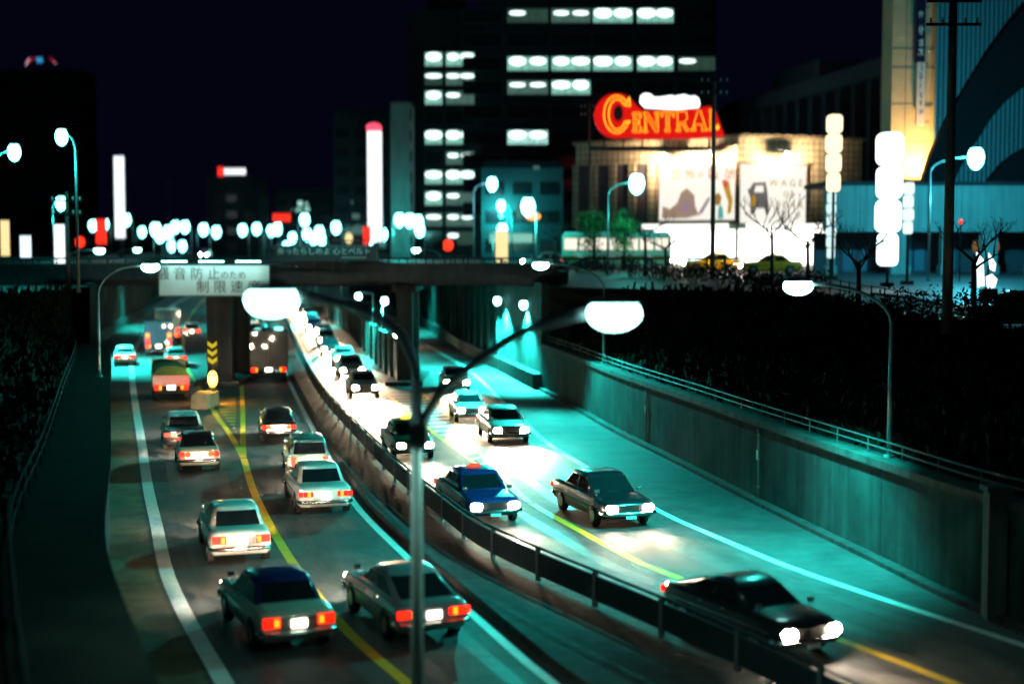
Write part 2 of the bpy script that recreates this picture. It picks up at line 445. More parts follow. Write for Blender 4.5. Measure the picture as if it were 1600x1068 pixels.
# median: raised strip and steel barrier with posts
md = thing('median_barrier', 'dark steel panel barrier on the raised median between the carriageways', 'barrier')
m = MB()
pts = ys(-20, 330, 175)
m.loft([[(XB(y)+.28, y, -.02), (XC(y)-.28, y, -.02), (XC(y)-.32, y, .17), (XB(y)+.32, y, .17)] for y in pts])
m.build('kerb_strip', M_CONC2, md)
XM = lambda y: XC(y)-.6
for k in range(70):
    y = -8 + k*2.5
    rz = -math.atan(slope(XM, y))
    MB().box((XM(y), y, .56), (.09, .12, .84), rz).build('post', M_STEEL, md)
    a, b = y+.05, y+2.45
    wall_slab(MB(), XM, a, b, .30, .88, -.03, .03, 2).build('panel', M_DARKSTEEL, md)
m = MB(); m.tube([(XM(y), y, .985) for y in ys(-10, 168, 90)], .035, 6); m.build('top_rail', M_DARKSTEEL, md)

br = thing('road_bridge', 'dark steel road bridge crossing the sunken road on slender piers', 'bridge')
BY0, BY1 = 86.0, 94.0
XA0, XA1 = -36.0, 3.4
MB().box(((XA0+XA1)/2, (BY0+BY1)/2, 6.74), (XA1-XA0, BY1-BY0, .24)).build('deck', M_CONC2, br)
for y in (86.5, 88.3, 90, 91.7, 93.5):
    m = MB(); m.box(((XA0+XA1)/2, y, 6.36), (XA1-XA0-.02, .10, .52)); m.box(((XA0+XA1)/2, y, 6.075), (XA1-XA0-.02, .34, .05)); m.build('girder', M_BRIDGE, br)
MB().box(((XA0+XA1)/2, BY0-.06, 6.66), (XA1-XA0, .14, .5)).build('edge_beam', M_BRIDGE, br)
MB().box(((XA0+XA1)/2, BY1+.06, 6.66), (XA1-XA0, .14, .5)).build('edge_beam', M_BRIDGE, br)
for ye in (BY0-.02, BY1+.02):
    for z in (7.68, 7.30, 7.02):
        MB().tube([(XA0, ye, z), (XA1+12, ye, z)], .035 if z > 7.5 else .022, 6).build('rail', M_BRIDGE, br)
    for k in range(45):
        x = XA0 + .3 + k*1.13
        MB().box((x, ye, 7.28), (.07, .07, .8)).build('rail_post', M_BRIDGE, br)
for k in range(34):                                        # solid infill sheets in the near parapet
    x = XA0+.3+1.13*k+.565
    MB().box((x, BY0+.03, 7.14), (1.04, .02, .5)).build('parapet_sheet', M_BRIDGE, br)
for x, w in ((-6.55, .95), (-17.85, 1.5)):
    m = MB(); m.box((x, 87.0, 3.05), (w, .9, 6.1)); m.build('pier', M_CONC2, br)
    MB().box((x, 92.6, 3.05), (w, .9, 6.1)).build('pier', M_CONC2, br)
    MB().box((x, 89.8, 5.85), (w+.5, 7.4, .42)).build('pier_cap', M_CONC2, br)
    MB().box((x, 89.8, .13), (w+1.3, 8.4, .26)).build('pier_footing', M_CONC2, br)
MB().box((2.2, 90, 3.3), (1.2, 9.4, 6.55)).build('abutment', M_CONC, br)
MB().box((-31.2, 90, 3.3), (6.5, 9.4, 6.55)).build('abutment', M_CONC, br)

# signs on the bridge
M_SIGN1 = mat('white_sign_face', (0.74, 0.76, 0.74), 0.5, var=0.06, scale=1.2)
M_SIGNTXT = mat('brown_sign_lettering', (0.10, 0.06, 0.05), 0.6)
M_SIGN2 = mat('teal_sign_face', (0.02, 0.05, 0.06), 0.6, var=0.15)
M_SIGN2T = mat('pale_teal_lettering', (0.55, 0.75, 0.74), 0.6)
def board(name, label, c, w, h, face, texts, txtmat, group=None, d=.12):
    t = thing(name, label, 'sign', (c[0], c[1], c[2]))
    MB().box((0, 0, 0), (w, d, h)).build('panel', face, t)
    fr = MB()
    for sx in (-1, 1): fr.box((sx*(w/2+.03), -.01, 0), (.06, d+.04, h+.12))
    for sz in (-1, 1): fr.box((0, -.01, sz*(h/2+.03)), (w, d+.04, .06))
    fr.build('frame', M_STEEL, t)
    for body, x, z, hh in texts:
        link('lettering', text_mesh(body, hh, .008), txtmat, t, (x, -d/2-.012, z))
    return t
sA = at(335, 438, 85.5)
t = board('bridge_sign', 'lit white sign with two lines of brown characters on the bridge', sA, 6.6, 1.78, M_SIGN1,
      [('騒 音 防 止', -1.55, .36, .80), ('のため', 1.15, .28, .52), ('制 限 速 度', .85, -.42, .80)], M_SIGNTXT)
# two hooded fluorescent battens that light the board from above
for k, x in enumerate((-2.2, 0, 2.2)):
    h = MB().box((x, -.85, 1.2), (1.7, .16, .06)).build('sign_lamp', M_STEEL, t)
    MB().tube([(x-.75, -.85, 1.14), (x+.75, -.85, 1.14)], .022, 6).build('lamp_tube', G_LAMP, h)
    MB().tube([(x, -.85, 1.2), (x, 0, .95)], .02, 5).build('lamp_bracket', M_STEEL, t)
sl = lamp('AREA', 'sign_light', t, (0, -.85, 1.1), 48, (.42, 1, .93), size=1.2); sl.data.shape = 'RECTANGLE'; sl.data.size = 6.0; sl.data.size_y = .12; aim(sl, (0, .62, -1))
sB = at(509, 395, 85.5)
t2 = board('bridge_sign', 'dark teal sign with one line of pale characters standing above the bridge rail', sB, 6.1, .78, M_SIGN2,
      [('乗ったらしめよ 心とベルト', -.1, .07, .46)], M_SIGN2T)
MB().box((1.7, -.075, -.28), (1.5, .012, .05)).build('small_print', M_SIGN2T, t2)
MB().box((0, -.7, .75), (5.4, .14, .06)).build('sign_lamp', M_STEEL, t2)  # made-up batten, added to brighten the pale lettering
for x in (-2.4, 2.4): MB().tube([(x, -.7, .75), (x, 0, .42)], .02, 5).build('lamp_bracket', M_STEEL, t2)
sl = lamp('AREA', 'sign_light', t2, (0, -.7, .70), 20, (.25, 1, .93), size=1.2); sl.data.shape = 'RECTANGLE'; sl.data.size = 5.2; sl.data.size_y = .1; aim(sl, (0, .7, -1))  # light of the added batten

# warning post on the pier nose: three chevrons over an amber beacon
cp = at(342, 600, 78)
cp = Vector((cp.x, 76.5, 0))
t = thing('chevron_post', 'post with three yellow chevrons above an amber beacon in front of the pier', 'warning post', cp)
MB().tube([(0, 0, 0), (0, 0, 3.3)], .05, 8).build('post', M_DARKSTEEL, t)
M_CHEV = glow('glowing_yellow_chevron', (0.80, 0.62, 0.03), .8, nee=False)  # chevron faces emit by themselves, no lamp lights them
MB().box((0, -.06, 2.75), (.62, .05, 1.35)).build('backboard', M_BLACK, t)
for k in range(3):
    z = 3.12 - k*.42
    pts = [(-.25, -.09, z+.2), (0, -.09, z+.02), (.25, -.09, z+.2), (.25, -.09, z), (0, -.09, z-.19), (-.25, -.09, z)]
    MB().prism(pts[::-1], (0, -.02, 0)).build('chevron', M_CHEV, t)
G_BEACON = glow('amber_beacon', (1.0, 0.52, 0.06), 9)
b = MB().tube([(0, -.12, .75), (0, -.12, .9)], .2, 12).build('beacon_base', M_BLACK, t)
MB().ball((0, -.12, 1.28), (.26, .22, .44), 12, 8).build('beacon', G_BEACON, t, True)
lamp('POINT', 'beacon_light', t, (0, -.6, 1.2), 260, (1, .55, .1), size=.2)
t = thing('crash_cushion', 'low ribbed crash cushion on the striped nose below the amber beacon', 'crash barrier', (cp.x, 75.2, 0))
for k in range(5):
    MB().box((0, -k*.5, .38), (1.15-.07*k, .34, .72), top=.92).build('drum', mat('cushion_tan', (.32, .24, .15), .8, var=.3), t)

# ------------------------------------------------------------------ street lamps
def cobra(parent, c, dirx, diry, L=.95, lens=G_LAMP, power=0, col=MERC, angle=118, tilt=.12, wide=.19, far=False, aimx=.42, globe=False, aimy=0.0):
    """lamp head with a bulging glass bowl below"""
    rz = math.atan2(diry, dirx)
    n = 8 if far else 14
    h = MB().ball(c, (L/2, wide*.9, .24), n, 5, .45, 1, rz).build('lamp_head', M_POLE, parent, True)
    MB().ball((c[0], c[1], c[2]-.02), (L*.44, wide*.92, L*.62 if far or globe else .25), n, 7, -1, .8 if far or globe else .55, rz).build('lamp_glass', lens, h, True)  # far and globe glasses enlarged, so the shape carries the lamp's glow
    if power:
        o = lamp('SPOT', 'lamp_light', parent, (c[0], c[1], c[2]-.26), power, col, size=.16, angle=angle, blend=.55)
        l = math.hypot(dirx, diry) or 1; aim(o, (dirx/l*aimx, diry/l*aimx+aimy, -1))
    return h
def arm_pts(p0, p1, n=9, rise=.75):
    """quarter-ellipse from a vertical start to a near horizontal end"""
    p0, p1 = Vector(p0), Vector(p1); o = []
    for k in range(n):
        a = math.pi/2*k/(n-1)
        o.append(Vector((p0.x+(p1.x-p0.x)*(1-math.cos(a)), p0.y+(p1.y-p0.y)*(1-math.cos(a)), p0.z+(p1.z-p0.z)*math.sin(a))))
    return o
def street_lamp(label, base, zt, zh, dx, dy=0.0, r=.07, power=0, group=None, lens=G_LAMP, col=MERC, L=.95, wide=.19, far=False, name='street_lamp', angle=118, aimx=.42, globe=False, aimy=0.0):
    t = thing(name, label, 'street lamp', base, 0, group)
    h = zt-base[2]; H2 = zh-base[2]
    n = 6 if far else 8
    MB().tube([(0, 0, -.05), (0, 0, h)], [r*1.25, r*.85], n).build('pole', M_POLE, t, True)
    l = math.hypot(dx, dy) or 1
    e = (dx*(1-.45*L/l), dy*(1-.45*L/l), H2)
    MB().tube(arm_pts((0, 0, h-.02), e, 5 if far else 9), r*.72, n).build('arm', M_POLE, t, True)
    if not far: MB().tube([(0, 0, 0), (0, 0, .06)], r*2.4, 10).build('base_plate', M_POLE, t)
    cobra(t, (dx, dy, H2-.03), dx, dy, L, lens, power, col, angle, far=far, wide=wide, aimx=aimx, globe=globe, aimy=aimy)
    return t

# the tall twin-arm lamp right in front of the camera, on its own concrete plinth
t = thing('twin_street_lamp', 'tall teal lamp pole with two curved arms standing nearest to the camera', 'street lamp', (-1.42, 21, 0))
MB().box((0, 0, .2), (.9, .9, .5), top=.8).build('plinth', M_CONC2, t)
MB().tube([(0, 0, .3), (0, 0, 3), (0, 0, 6.35)], [.105, .095, .08], 16).build('pole', M_POLE, t, True)
la = [(0, 0, 6.3), (-.03, 0, 6.6), (-.18, 0, 6.95), (-.48, 0, 7.25), (-1.0, 0, 7.47), (-1.75, 0, 7.6)]
ra = [(.02, 0, 5.5), (.12, 0, 5.78), (.38, 0, 6.18), (.85, 0, 6.6), (1.6, 0, 7.08), (2.5, 0, 7.34)]
def smooth_path(p, n=4):
    p = [Vector(q) for q in p]; o = []
    for k in range(len(p)-1):
        a, b, c, d = p[max(k-1, 0)], p[k], p[k+1], p[min(k+2, len(p)-1)]
        for j in range(n):
            s_ = j/n
            o.append(.5*((2*b)+(c-a)*s_+(2*a-5*b+4*c-d)*s_*s_+(3*b-a-3*c+d)*s_**3))
    o.append(p[-1]); return o
MB().tube(smooth_path(la), .068, 12).build('arm', M_POLE, t, True)
MB().tube(smooth_path(ra), .075, 12).build('arm', M_POLE, t, True)
MB().box((.03, 0, 5.55), (.26, .2, .35)).build('arm_clamp', M_POLE, t)
cobra(t, (-2.13, 0, 7.56), -1, 0, .92, power=1000, angle=100, aimx=-.08, col=(.50, 1, .82))
cobra(t, (2.93, 0, 7.36), 1, 0, .92, power=1100, wide=.24, angle=168, aimx=.05, col=(.40, 1, .80))

# lamps on the wall copings and beside the far carriageways
for lab, y, hz, dx, pw in (('lamp on the concrete wall coping at right, nearest of the wall lamps', 38.0, 7.35, -2.55, 19000),
                       ('lamp on the concrete wall coping halfway towards the bridge', 69.5, 7.55, -3.1, 34000)):
    x = XW(y)+.42
    street_lamp(lab, (x, y, WALL_H), 6.3, hz, dx, -.2, r=.062, power=pw, angle=124 if y < 50 else 142, aimx=.42, aimy=.15 if y < 50 else -.55)
x = XLW(62)-.4
street_lamp('lamp on the left retaining wall, its head beside the white bridge sign', (x, 62, WALL_H), 6.3, 7.55, 2.3, 0, r=.06, power=500)
for k, (u, v, Y, base, pw, lab) in enumerate(((560, 463, 108, None, 3500, 'lamp hanging left of the slender pier beneath the bridge, upper one'), (601, 470, 100, None, 3500, 'lamp hanging just left of the slender pier beneath the bridge'),
                                    (777, 470, 96, None, 13000, 'left one of the two lamps above the slip road under the right span'), (818, 476, 88.5, None, 13000, 'right one of the two lamps above the slip road under the right span'))):
    p = at(u, v, Y)
    # wall lamps on short brackets: the first two on the divider wall, the others on the slip road's tall wall
    if k < 2:
        t = thing('street_lamp', lab, 'street lamp', (XV(Y), Y, 2.6))
        MB().tube([(0, 0, -.05), (0, 0, p.z-2.4)], .05, 8).build('pole', M_POLE, t, True)
        MB().tube(arm_pts((0, 0, p.z-2.45), (p.x-XV(Y), 0, p.z-2.3)), .035, 8).build('arm', M_POLE, t, True)
        q = (p.x-XV(Y), 0, p.z-2.6)
    else:
        t = thing('street_lamp', lab, 'street lamp', (XW(Y), Y, p.z+.35))
        MB().tube([(.05, 0, -.5), (-.3, 0, -.05), (p.x-XW(Y), 0, 0)], .035, 8).build('arm', M_POLE, t, True)
        q = (p.x-XW(Y), 0, -.35)
    h = MB().ball((q[0], q[1], q[2]+.25), (.3, .3, .14), 12, 4, 0, 1).build('lamp_head', M_POLE, t, True)
    MB().ball(q, (.27, .27, .30), 12, 8).build('lamp_glass', G_LAMP, h, True)
    lamp('SPOT', 'lamp_light', t, (q[0], q[1]-.1, q[2]-.42), pw*3.6, MERC, size=.25, angle=136, blend=.6)
# further lamps down the far carriageways; first left-wall lamp added to brighten the shoulder
for k, (y, f, off, dx) in enumerate(((150, XV, 0, -2.2), (190, XV, 0, -2.2), (103, XLW, -.3, 2.4), (150, XLW, -.3, 2.4), (140, XW, .3, -2.4))):
    street_lamp(('first', 'second')[k % 2] + (' lamp on the dividing wall behind the bridge' if f is XV else ' lamp on the left wall behind the bridge' if f is XLW else ' lamp on the slip road wall behind the bridge'),
                (f(y)+off, y, 2.6 if f is XV else GZ(y)), 5.2 if f is XV else 7.6, 5.9 if f is XV else 8.2, dx, 0, r=.055, power=(70000 if f is XLW else 30000) if y < 110 else 24000)

# drain pipes and reflector on the right wall
for y, lab in ((59.6, 'thin pale drain pipe on the right wall, farther of the two'), (46.3, 'thin pale drain pipe on the right wall, nearer of the two')):
    x = XW(y)-.06; t = thing('drain_pipe', lab, 'drain pipe', (x, y, 0), -math.atan(slope(XW, y)))
    MB().tube([(0, 0, .15), (0, 0, 2.45)], .035, 8).build('pipe', M_STEEL, t, True)
    for z in (.5, 1.4, 2.2): MB().box((0, 0, z), (.1, .12, .05)).build('bracket', M_STEEL, t)
    MB().box((-.045, 0, 1.55), (.02, .09, .34)).build('reflector', mat('reflector', (.85, .8, .65), .25, .3), t)
y = 31.6; x = XW(y)-.25
t = thing('wall_pillar', 'concrete pillar standing against the wall at the right edge of the picture', 'pillar', (x, y, 0))
MB().box((0, 0, 1.45), (.42, .42, 2.9)).build('shaft', M_CONC, t); MB().box((0, 0, 2.95), (.56, .56, .12)).build('cap', M_CONC, t)
# ------------------------------------------------------------------ vehicles
def car_ring(y, zb, zt, w):
    o = [(w*.86, zb), (w*.985, zb+.10), (w, zb+(zt-zb)*.45), (w*.99, zt-.12), (w*.93, zt-.03), (w*.72, zt), (0, zt+.018)]
    return [(x, y, z) for x, z in o] + [(-x, y, z) for x, z in o[::-1][1:]]
def sedan_meshes(L=4.25, Wd=1.62, Hh=1.39, wagon=False, fast=False, lamps='box'):
    w = Wd/2; k = L/4.25
    M = {}
    st = [(-2.10, .42, .78, w*.90), (-2.06, .34, .86, w*.955), (-1.9, .26, .905, w*.985), (-1.35, .22, .925, w), (-.4, .21, .915, w), (.6, .21, .90, w), (1.1, .21, .885, w*.995), (1.75, .25, .83, w*.975), (2.03, .33, .77, w*.94), (2.10, .42, .70, w*.90)]
    M['body'] = MB().loft([car_ring(y*k, a, b, c) for y, a, b, c in st]).mesh('body', True)
    bw, rw = w*.885, w*.70
    yb0, yr0, yr1, yb1 = ((-1.95, -1.7, .25, .92) if wagon else (-1.85, -.55, .22, .98) if fast else (-1.38, -.82, .28, .95))
    zb, zr = .905, Hh
    def ring(y, z, hw, t=0.03):
        return [(hw, y, z), (hw*.6, y, z+t), (0, y, z+t*1.4), (-hw*.6, y, z+t), (-hw, y, z)]
    # cabin shell: sill ring, then roof ring, as one closed loft of plan outlines
    def plan(z, y0, y1, hw, r=.10):
        return [(hw-r, y0, z), (hw, y0+r, z), (hw*1.01, (y0+y1)/2, z), (hw, y1-r, z), (hw-r, y1, z), (0, y1+.05, z), (-hw+r, y1, z), (-hw, y1-r, z), (-hw*1.01, (y0+y1)/2, z), (-hw, y0+r, z), (-hw+r, y0, z), (0, y0-.05, z)]
    M['cabin'] = MB().loft([plan(zb-.03, yb0, yb1, bw), plan(zr-.07, yr0-.03, yr1+.06, rw*1.03), plan(zr-.015, yr0+.08, yr1-.06, rw*.93), plan(zr+.004, yr0+.3, yr1-.3, rw*.55)]).mesh('cabin', True)
    def lerp(t, y0, y1, hw0, hw1):
        z = zb-.03+(zr-.04-zb)*t
        return y0+(y1-y0)*t, hw0+(hw1-hw0)*t, z
    def pane_y(y0, y1, sg, a=.14, b=.88):
        ya_, ha, za = lerp(a, y0, y1, bw, rw*1.03); yb_, hb, zb_ = lerp(b, y0, y1, bw, rw*1.03)
        e = .012*sg
        return MB().poly([(ha*.84, ya_+e+sg*.005, za), (0, ya_+e+sg*.05, za), (-ha*.84, ya_+e+sg*.005, za), (-hb*.86, yb_+e+sg*.005, zb_), (0, yb_+e+sg*.05, zb_), (hb*.86, yb_+e+sg*.005, zb_)]).mesh('pane')
    M['rear_window'] = pane_y(yb0, yr0-.03, -1); M['windshield'] = pane_y(yb1, yr1+.06, 1)
    def side(f0, f1):
        pts = []
        for t, fr in ((.16, f0), (.16, f1), (.86, f1), (.86, f0)):
            z = zb-.03+(zr-.04-zb)*t; hw = bw+(rw*1.03-bw)*t
            y0 = yb0+(yr0-.03-yb0)*t; y1 = yb1+(yr1+.06-yb1)*t
            pts.append((hw*1.012+.006, y0+(y1-y0)*fr, z))
        return pts
    M['side_r'] = [MB().poly(side(a, b)).mesh('pane') for a, b in ((.09, .5), (.54, .92))]
    M['side_l'] = [MB().poly([(-x, y, z) for x, y, z in side(a, b)][::-1]).mesh('pane') for a, b in ((.09, .5), (.54, .92))]
    def bumper(y, sg):
        return MB().tube([(-w*.98, y-sg*.28, .46), (-w*.95, y-sg*.06, .46), (-w*.7, y+sg*.03, .46), (0, y+sg*.06, .46), (w*.7, y+sg*.03, .46), (w*.95, y-sg*.06, .46), (w*.98, y-sg*.28, .46)], .062, 8).mesh('bumper', True)
    M['rear_bumper'] = bumper(-2.1*k, -1); M['front_bumper'] = bumper(2.1*k, 1)
    M['wheel'] = MB().tube([(-.085, 0, 0), (.085, 0, 0)], .30, 16).mesh('wheel', True)
    M['rim'] = MB().tube([(-.092, 0, 0), (.092, 0, 0)], .17, 12).mesh('rim')
    M['arch'] = MB().tube([(-.075, 0, 0), (.075, 0, 0)], .345, 16).mesh('wheel_arch')
    M['headlight'] = MB().tube([(0, -.05, 0), (0, .035, 0)], .105, 14).ball((0, .03, 0), (.105, .04, .105), 12, 4).mesh('headlight', True)
    if lamps == 'round':
        M['tail'] = MB().tube([(-.11, -.04, 0), (-.11, .03, 0)], .10, 14).tube([(.11, -.04, 0), (.11, .03, 0)], .10, 14).mesh('tail_lamp')
    elif lamps == 'long': M['tail'] = MB().box((-.16, 0, 0), (.14, .06, .15)).box((0, 0, 0), (.14, .06, .15)).box((.16, 0, 0), (.14, .06, .15)).mesh('tail_lamp')
    elif lamps == 'tall': M['tail'] = MB().box((0, 0, -.02), (.20, .06, .34)).mesh('tail_lamp')
    else: M['tail'] = MB().box((0, 0, 0), (.36, .06, .20)).mesh('tail_lamp')
    M['trim'] = MB().box((w*1.003, 0, .62), (.012, 3.5*k, .03)).box((-w*1.003, 0, .62), (.012, 3.5*k, .03)).mesh('side_trim')
    M['handle'] = MB().box((w*.985, -.62, .77), (.03, .16, .03)).box((w*.99, .22, .77), (.03, .16, .03)).box((-w*.985, -.62, .77), (.03, .16, .03)).box((-w*.99, .22, .77), (.03, .16, .03)).mesh('door_handle')
    M['tail_in'] = MB().box((0, -.004, 0), (.10, .06, .15)).mesh('indicator')
    M['plate'] = MB().box((0, 0, 0), (.33, .02, .165)).mesh('number_plate')
    M['boot'] = MB().box((0, 0, 0), (1.0, .05, .26)).mesh('tail_panel')
    M['grille'] = MB().box((0, 0, 0), (w*1.36, .05, .22)).mesh('grille')
    M['mirror'] = MB().tube([(0, 0, 0), (0, 0, .14)], .012, 6).box((0, 0, .17), (.15, .05, .09)).mesh('mirror')
    M['spec'] = dict(w=w, k=k, Hh=Hh, yr=(yr0+yr1)/2)
    return M
CARS = {'sedan': sedan_meshes(), 'small': sedan_meshes(3.85, 1.52, 1.36, lamps='round'), 'wagon': sedan_meshes(4.1, 1.6, 1.48, True, lamps='tall'), 'wide': sedan_meshes(4.55, 1.7, 1.42, lamps='long'), 'coupe': sedan_meshes(4.3, 1.62, 1.33, fast=True, lamps='long')}
M_GRILLE = mat('grille', (.03, .03, .03), .4, .5)
M_RIM = mat('wheel_trim', (.45, .45, .45), .3, .9)
M_TAILOFF = mat('tail_lamp_dull', (.30, .015, .01), .3)
def paint(name, c, rough=.28):
    return mat('paint_'+name, c, rough, 0.0, var=.05, scale=1.5, coat=.6)
P_WHITE = paint('white', (.72, .72, .70)); P_CREAM = paint('cream', (.62, .58, .46)); P_BLUE = paint('dark_blue', (.02, .035, .16)); P_BLACK = paint('black', (.018, .018, .022))
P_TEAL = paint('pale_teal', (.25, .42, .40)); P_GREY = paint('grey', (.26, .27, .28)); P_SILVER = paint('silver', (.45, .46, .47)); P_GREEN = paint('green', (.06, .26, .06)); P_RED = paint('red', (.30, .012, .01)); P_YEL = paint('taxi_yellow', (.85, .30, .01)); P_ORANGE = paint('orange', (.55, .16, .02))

def spots(t, w, y, z, power, n=2, down=.15, yaw=0.0):
    for sx in ((-1, 1) if n == 2 else (0,)):
        o = lamp('SPOT', 'headlight_beam', t, (sx*w, y, z), power*(1 if n == 2 else 2), (1, .74, .47), size=.10, angle=44, blend=.9)
        aim(o, (yaw+sx*.0, 1, -down))
def car(label, x, y, rz, body, cabin=None, kind='sedan', lit='drive', group='cars on the sunken road', beam=900, beams=2, brake=False, taxi=None, down=.17, name='car', z=0.0, four=True, wheels=True):
    M = CARS[kind]; sp = M['spec']; w, k = sp['w'], sp['k']
    t = thing(name, label, 'taxi' if taxi else 'car', (x, y, z), rz, group)
    link('body', M['body'], body, t)
    cb = link('cabin', M['cabin'], cabin or body, t)
    link('rear_window', M['rear_window'], M_GLASS, t); link('windshield', M['windshield'], M_GLASS, t)
    for me in M['side_r'] + M['side_l']: link('side_window', me, M_GLASS, t)
    link('rear_bumper', M['rear_bumper'], M_CHROME, t); link('front_bumper', M['front_bumper'], M_CHROME, t)
    for sx in (-1, 1):
        for wy in (-1.25*k, 1.28*k):
            link('wheel_arch', M['arch'], M_BLACK, t, (sx*(w-.072), wy, .33))
            wh = link('wheel', M['wheel'], M_BLACK, t, (sx*(w-.076), wy, .30)); link('rim', M['rim'], M_RIM, wh)
        tl = link('tail_lamp', M['tail'], G_BRAKE if brake else (G_TAIL if lit else M_TAILOFF), t, (sx*(w-.24), -2.10*k, .70))
        link('indicator', M['tail_in'], G_AMBER if lit else M_TAILOFF, tl, (-sx*.10, -.006, 0))
        for j in ((.60, .77) if four else (.72,)):
            link('headlight', M['headlight'], G_HEAD if lit else M_CHROME, t, (sx*w*j, 2.10*k, .62))
        link('mirror', M['mirror'], M_CHROME, t, (sx*w*.82, 1.25*k, .86))
    link('side_trim', M['trim'], M_CHROME, t); link('door_handle', M['handle'], M_CHROME, t)
    link('grille', M['grille'], M_GRILLE, t, (0, 2.085*k, .61))
    link('tail_panel', M['boot'], M_CHROME, t, (0, -2.075*k, .66))
    link('number_plate', M['plate'], G_PLATE if lit else M_PLATE, t, (0, -2.135*k, .66)); link('number_plate', M['plate'], M_PLATE, t, (0, 2.175*k, .40))
    if taxi:
        rl = MB().ball((0, 0, 0), (.22, .10, .10), 12, 5, -.2, 1).build('roof_lamp', taxi, t, True); rl.location = (0, sp['yr'], sp['Hh']+.03)
    if lit and beam: spots(t, w*.7, 2.22*k, .62, beam, beams, down)
    return t
def box_truck(label, x, y, rz, boxmat, cabmat, W_=2.2, L_=6.2, H_=3.1, group='trucks on the sunken road', beam=300, tarp=None, open_bed=False, name='box_truck', stack=1):
    t = thing(name, label, 'truck', (x, y, 0), rz, group)
    w = W_/2; yb = -L_/2
    bl = L_*.68
    MB().box((0, 0, .62), (.8, L_-.4, .2)).build('chassis', M_BLACK, t)
    if open_bed:
        MB().box((0, yb+bl/2, .92), (W_, bl, .12)).build('bed', boxmat, t)
        for sx in (-1, 1): MB().box((sx*(w-.03), yb+bl/2, 1.22), (.05, bl, .48)).build('side_board', boxmat, t)
        MB().box((0, yb+.03, 1.22), (W_-.12, .05, .48)).build('tail_board', boxmat, t)
        pts = []
        n = 7
        for j in range(n+1):
            a = math.pi*j/n; pts.append((-(w-.06)*math.cos(a), yb+.1, 1.42+ (H_-1.45)*math.sin(a)**.7))
        MB().prism(pts[::-1], (0, bl-.2, 0)).build('tarpaulin', tarp, t)
    else:
        MB().box((0, yb+bl/2, (H_+.8)/2), (W_, bl, H_-.8)).build('cargo_box', boxmat, t)
        for sx in (-1, 1):
            MB().box((sx*w*.49, yb-.012, (H_+.9)/2), (w*.93, .03, H_-1.1)).build('rear_door', boxmat, t)
            MB().tube([(sx*.12, yb-.05, 1.0), (sx*.12, yb-.05, H_-.25)], .018, 6).build('door_bar', M_DARKSTEEL, t)
        fr = MB()
        for sx in (-1, 1): fr.box((sx*(w+.005), yb, (H_+.8)/2), (.07, .09, H_-.78))
        fr.box((0, yb, H_), (W_+.06, .1, .07)); fr.build('corner_trim', M_DARKSTEEL, t)
    c0 = yb+bl+.12; cl = L_-bl-.12
    cab = [(c0, .55), (c0+cl, .55), (c0+cl, 1.25), (c0+cl-.25, 2.05), (c0, 2.1)]
    MB().prism([(-w*.93, a, b) for a, b in cab], (W_*.93, 0, 0)).build('cab', cabmat, t)
    MB().quad((-w*.8, c0+cl+.006, 1.3), (w*.8, c0+cl+.006, 1.3), (w*.76, c0+cl-.19, 1.95), (-w*.76, c0+cl-.19, 1.95)).build('windshield', M_GLASS, t)
    for sx in (-1, 1):
        MB().box((sx*w*.936, c0+cl*.5, 1.62), (.02, cl*.6, .55)).build('side_window', M_GLASS, t)
        for wy in (yb+bl*.25, c0+cl*.45):
            wh = MB().tube([(-.13, 0, 0), (.13, 0, 0)], .42, 14).build('wheel', M_BLACK, t, True); wh.location = (sx*(w-.2), wy, .42)
            MB().tube([(-.135, 0, 0), (.135, 0, 0)], .2, 10).build('rim', M_RIM, wh)
        tl = MB().box((sx*(w-.27), yb-.06, .80), (.36, .07, .24)).build('tail_lamp', G_BRAKE, t)
        MB().box((sx*(w-.40), yb-.072, .80), (.14, .07, .2)).build('indicator', G_AMBER, tl)
        for j in range(1, stack): MB().box((sx*(w-.24), yb-.06, .80+.42*j), (.30, .07, .30)).build('tail_lamp', G_BRAKE if j % 2 else G_AMBER, t)
        MB().tube([(sx*w*.7, c0+cl-.02, .8), (sx*w*.7, c0+cl+.05, .8)], .12, 12).build('headlight', G_HEAD, t)
    MB().box((0, yb-.05, .55), (W_*.96, .1, .14)).build('rear_bumper', M_DARKSTEEL, t)
    MB().box((0, yb-.07, .80), (.44, .03, .22)).build('number_plate', G_PLATE, t)
    if beam: spots(t, w*.7, c0+cl+.1, .8, beam, 1)
    return t

def lane(fa, fb, y, k=.5): return fa(y)*(1-k)+fb(y)*k
def away(fa, fb, y, k=.5):
    f = lambda q: lane(fa, fb, q, k); return f(y), y, -math.atan(slope(f, y))
def toward(fa, fb, y, k=.5):
    f = lambda q: lane(fa, fb, q, k); return f(y), y, math.pi-math.atan(slope(f, y))
def gp(u, v, z=0.0):
    p = at(u, v, 1.0); t = (z-EYE)/(p.z-EYE); return p.x*t, t
def rear_at(u, v, f, L=2.12):
    """middle of a car whose rear bumper shows at (u, v), heading along the lane line f"""
    x, y = gp(u, v, .40); s_ = slope(f, y); n = math.sqrt(1+s_*s_)
    return x+s_/n*L, y+L/n, -math.atan(s_)
def front_at(u, v, f, L=2.12):
    x, y, r = rear_at(u, v, f, L); return x, y, r+math.pi
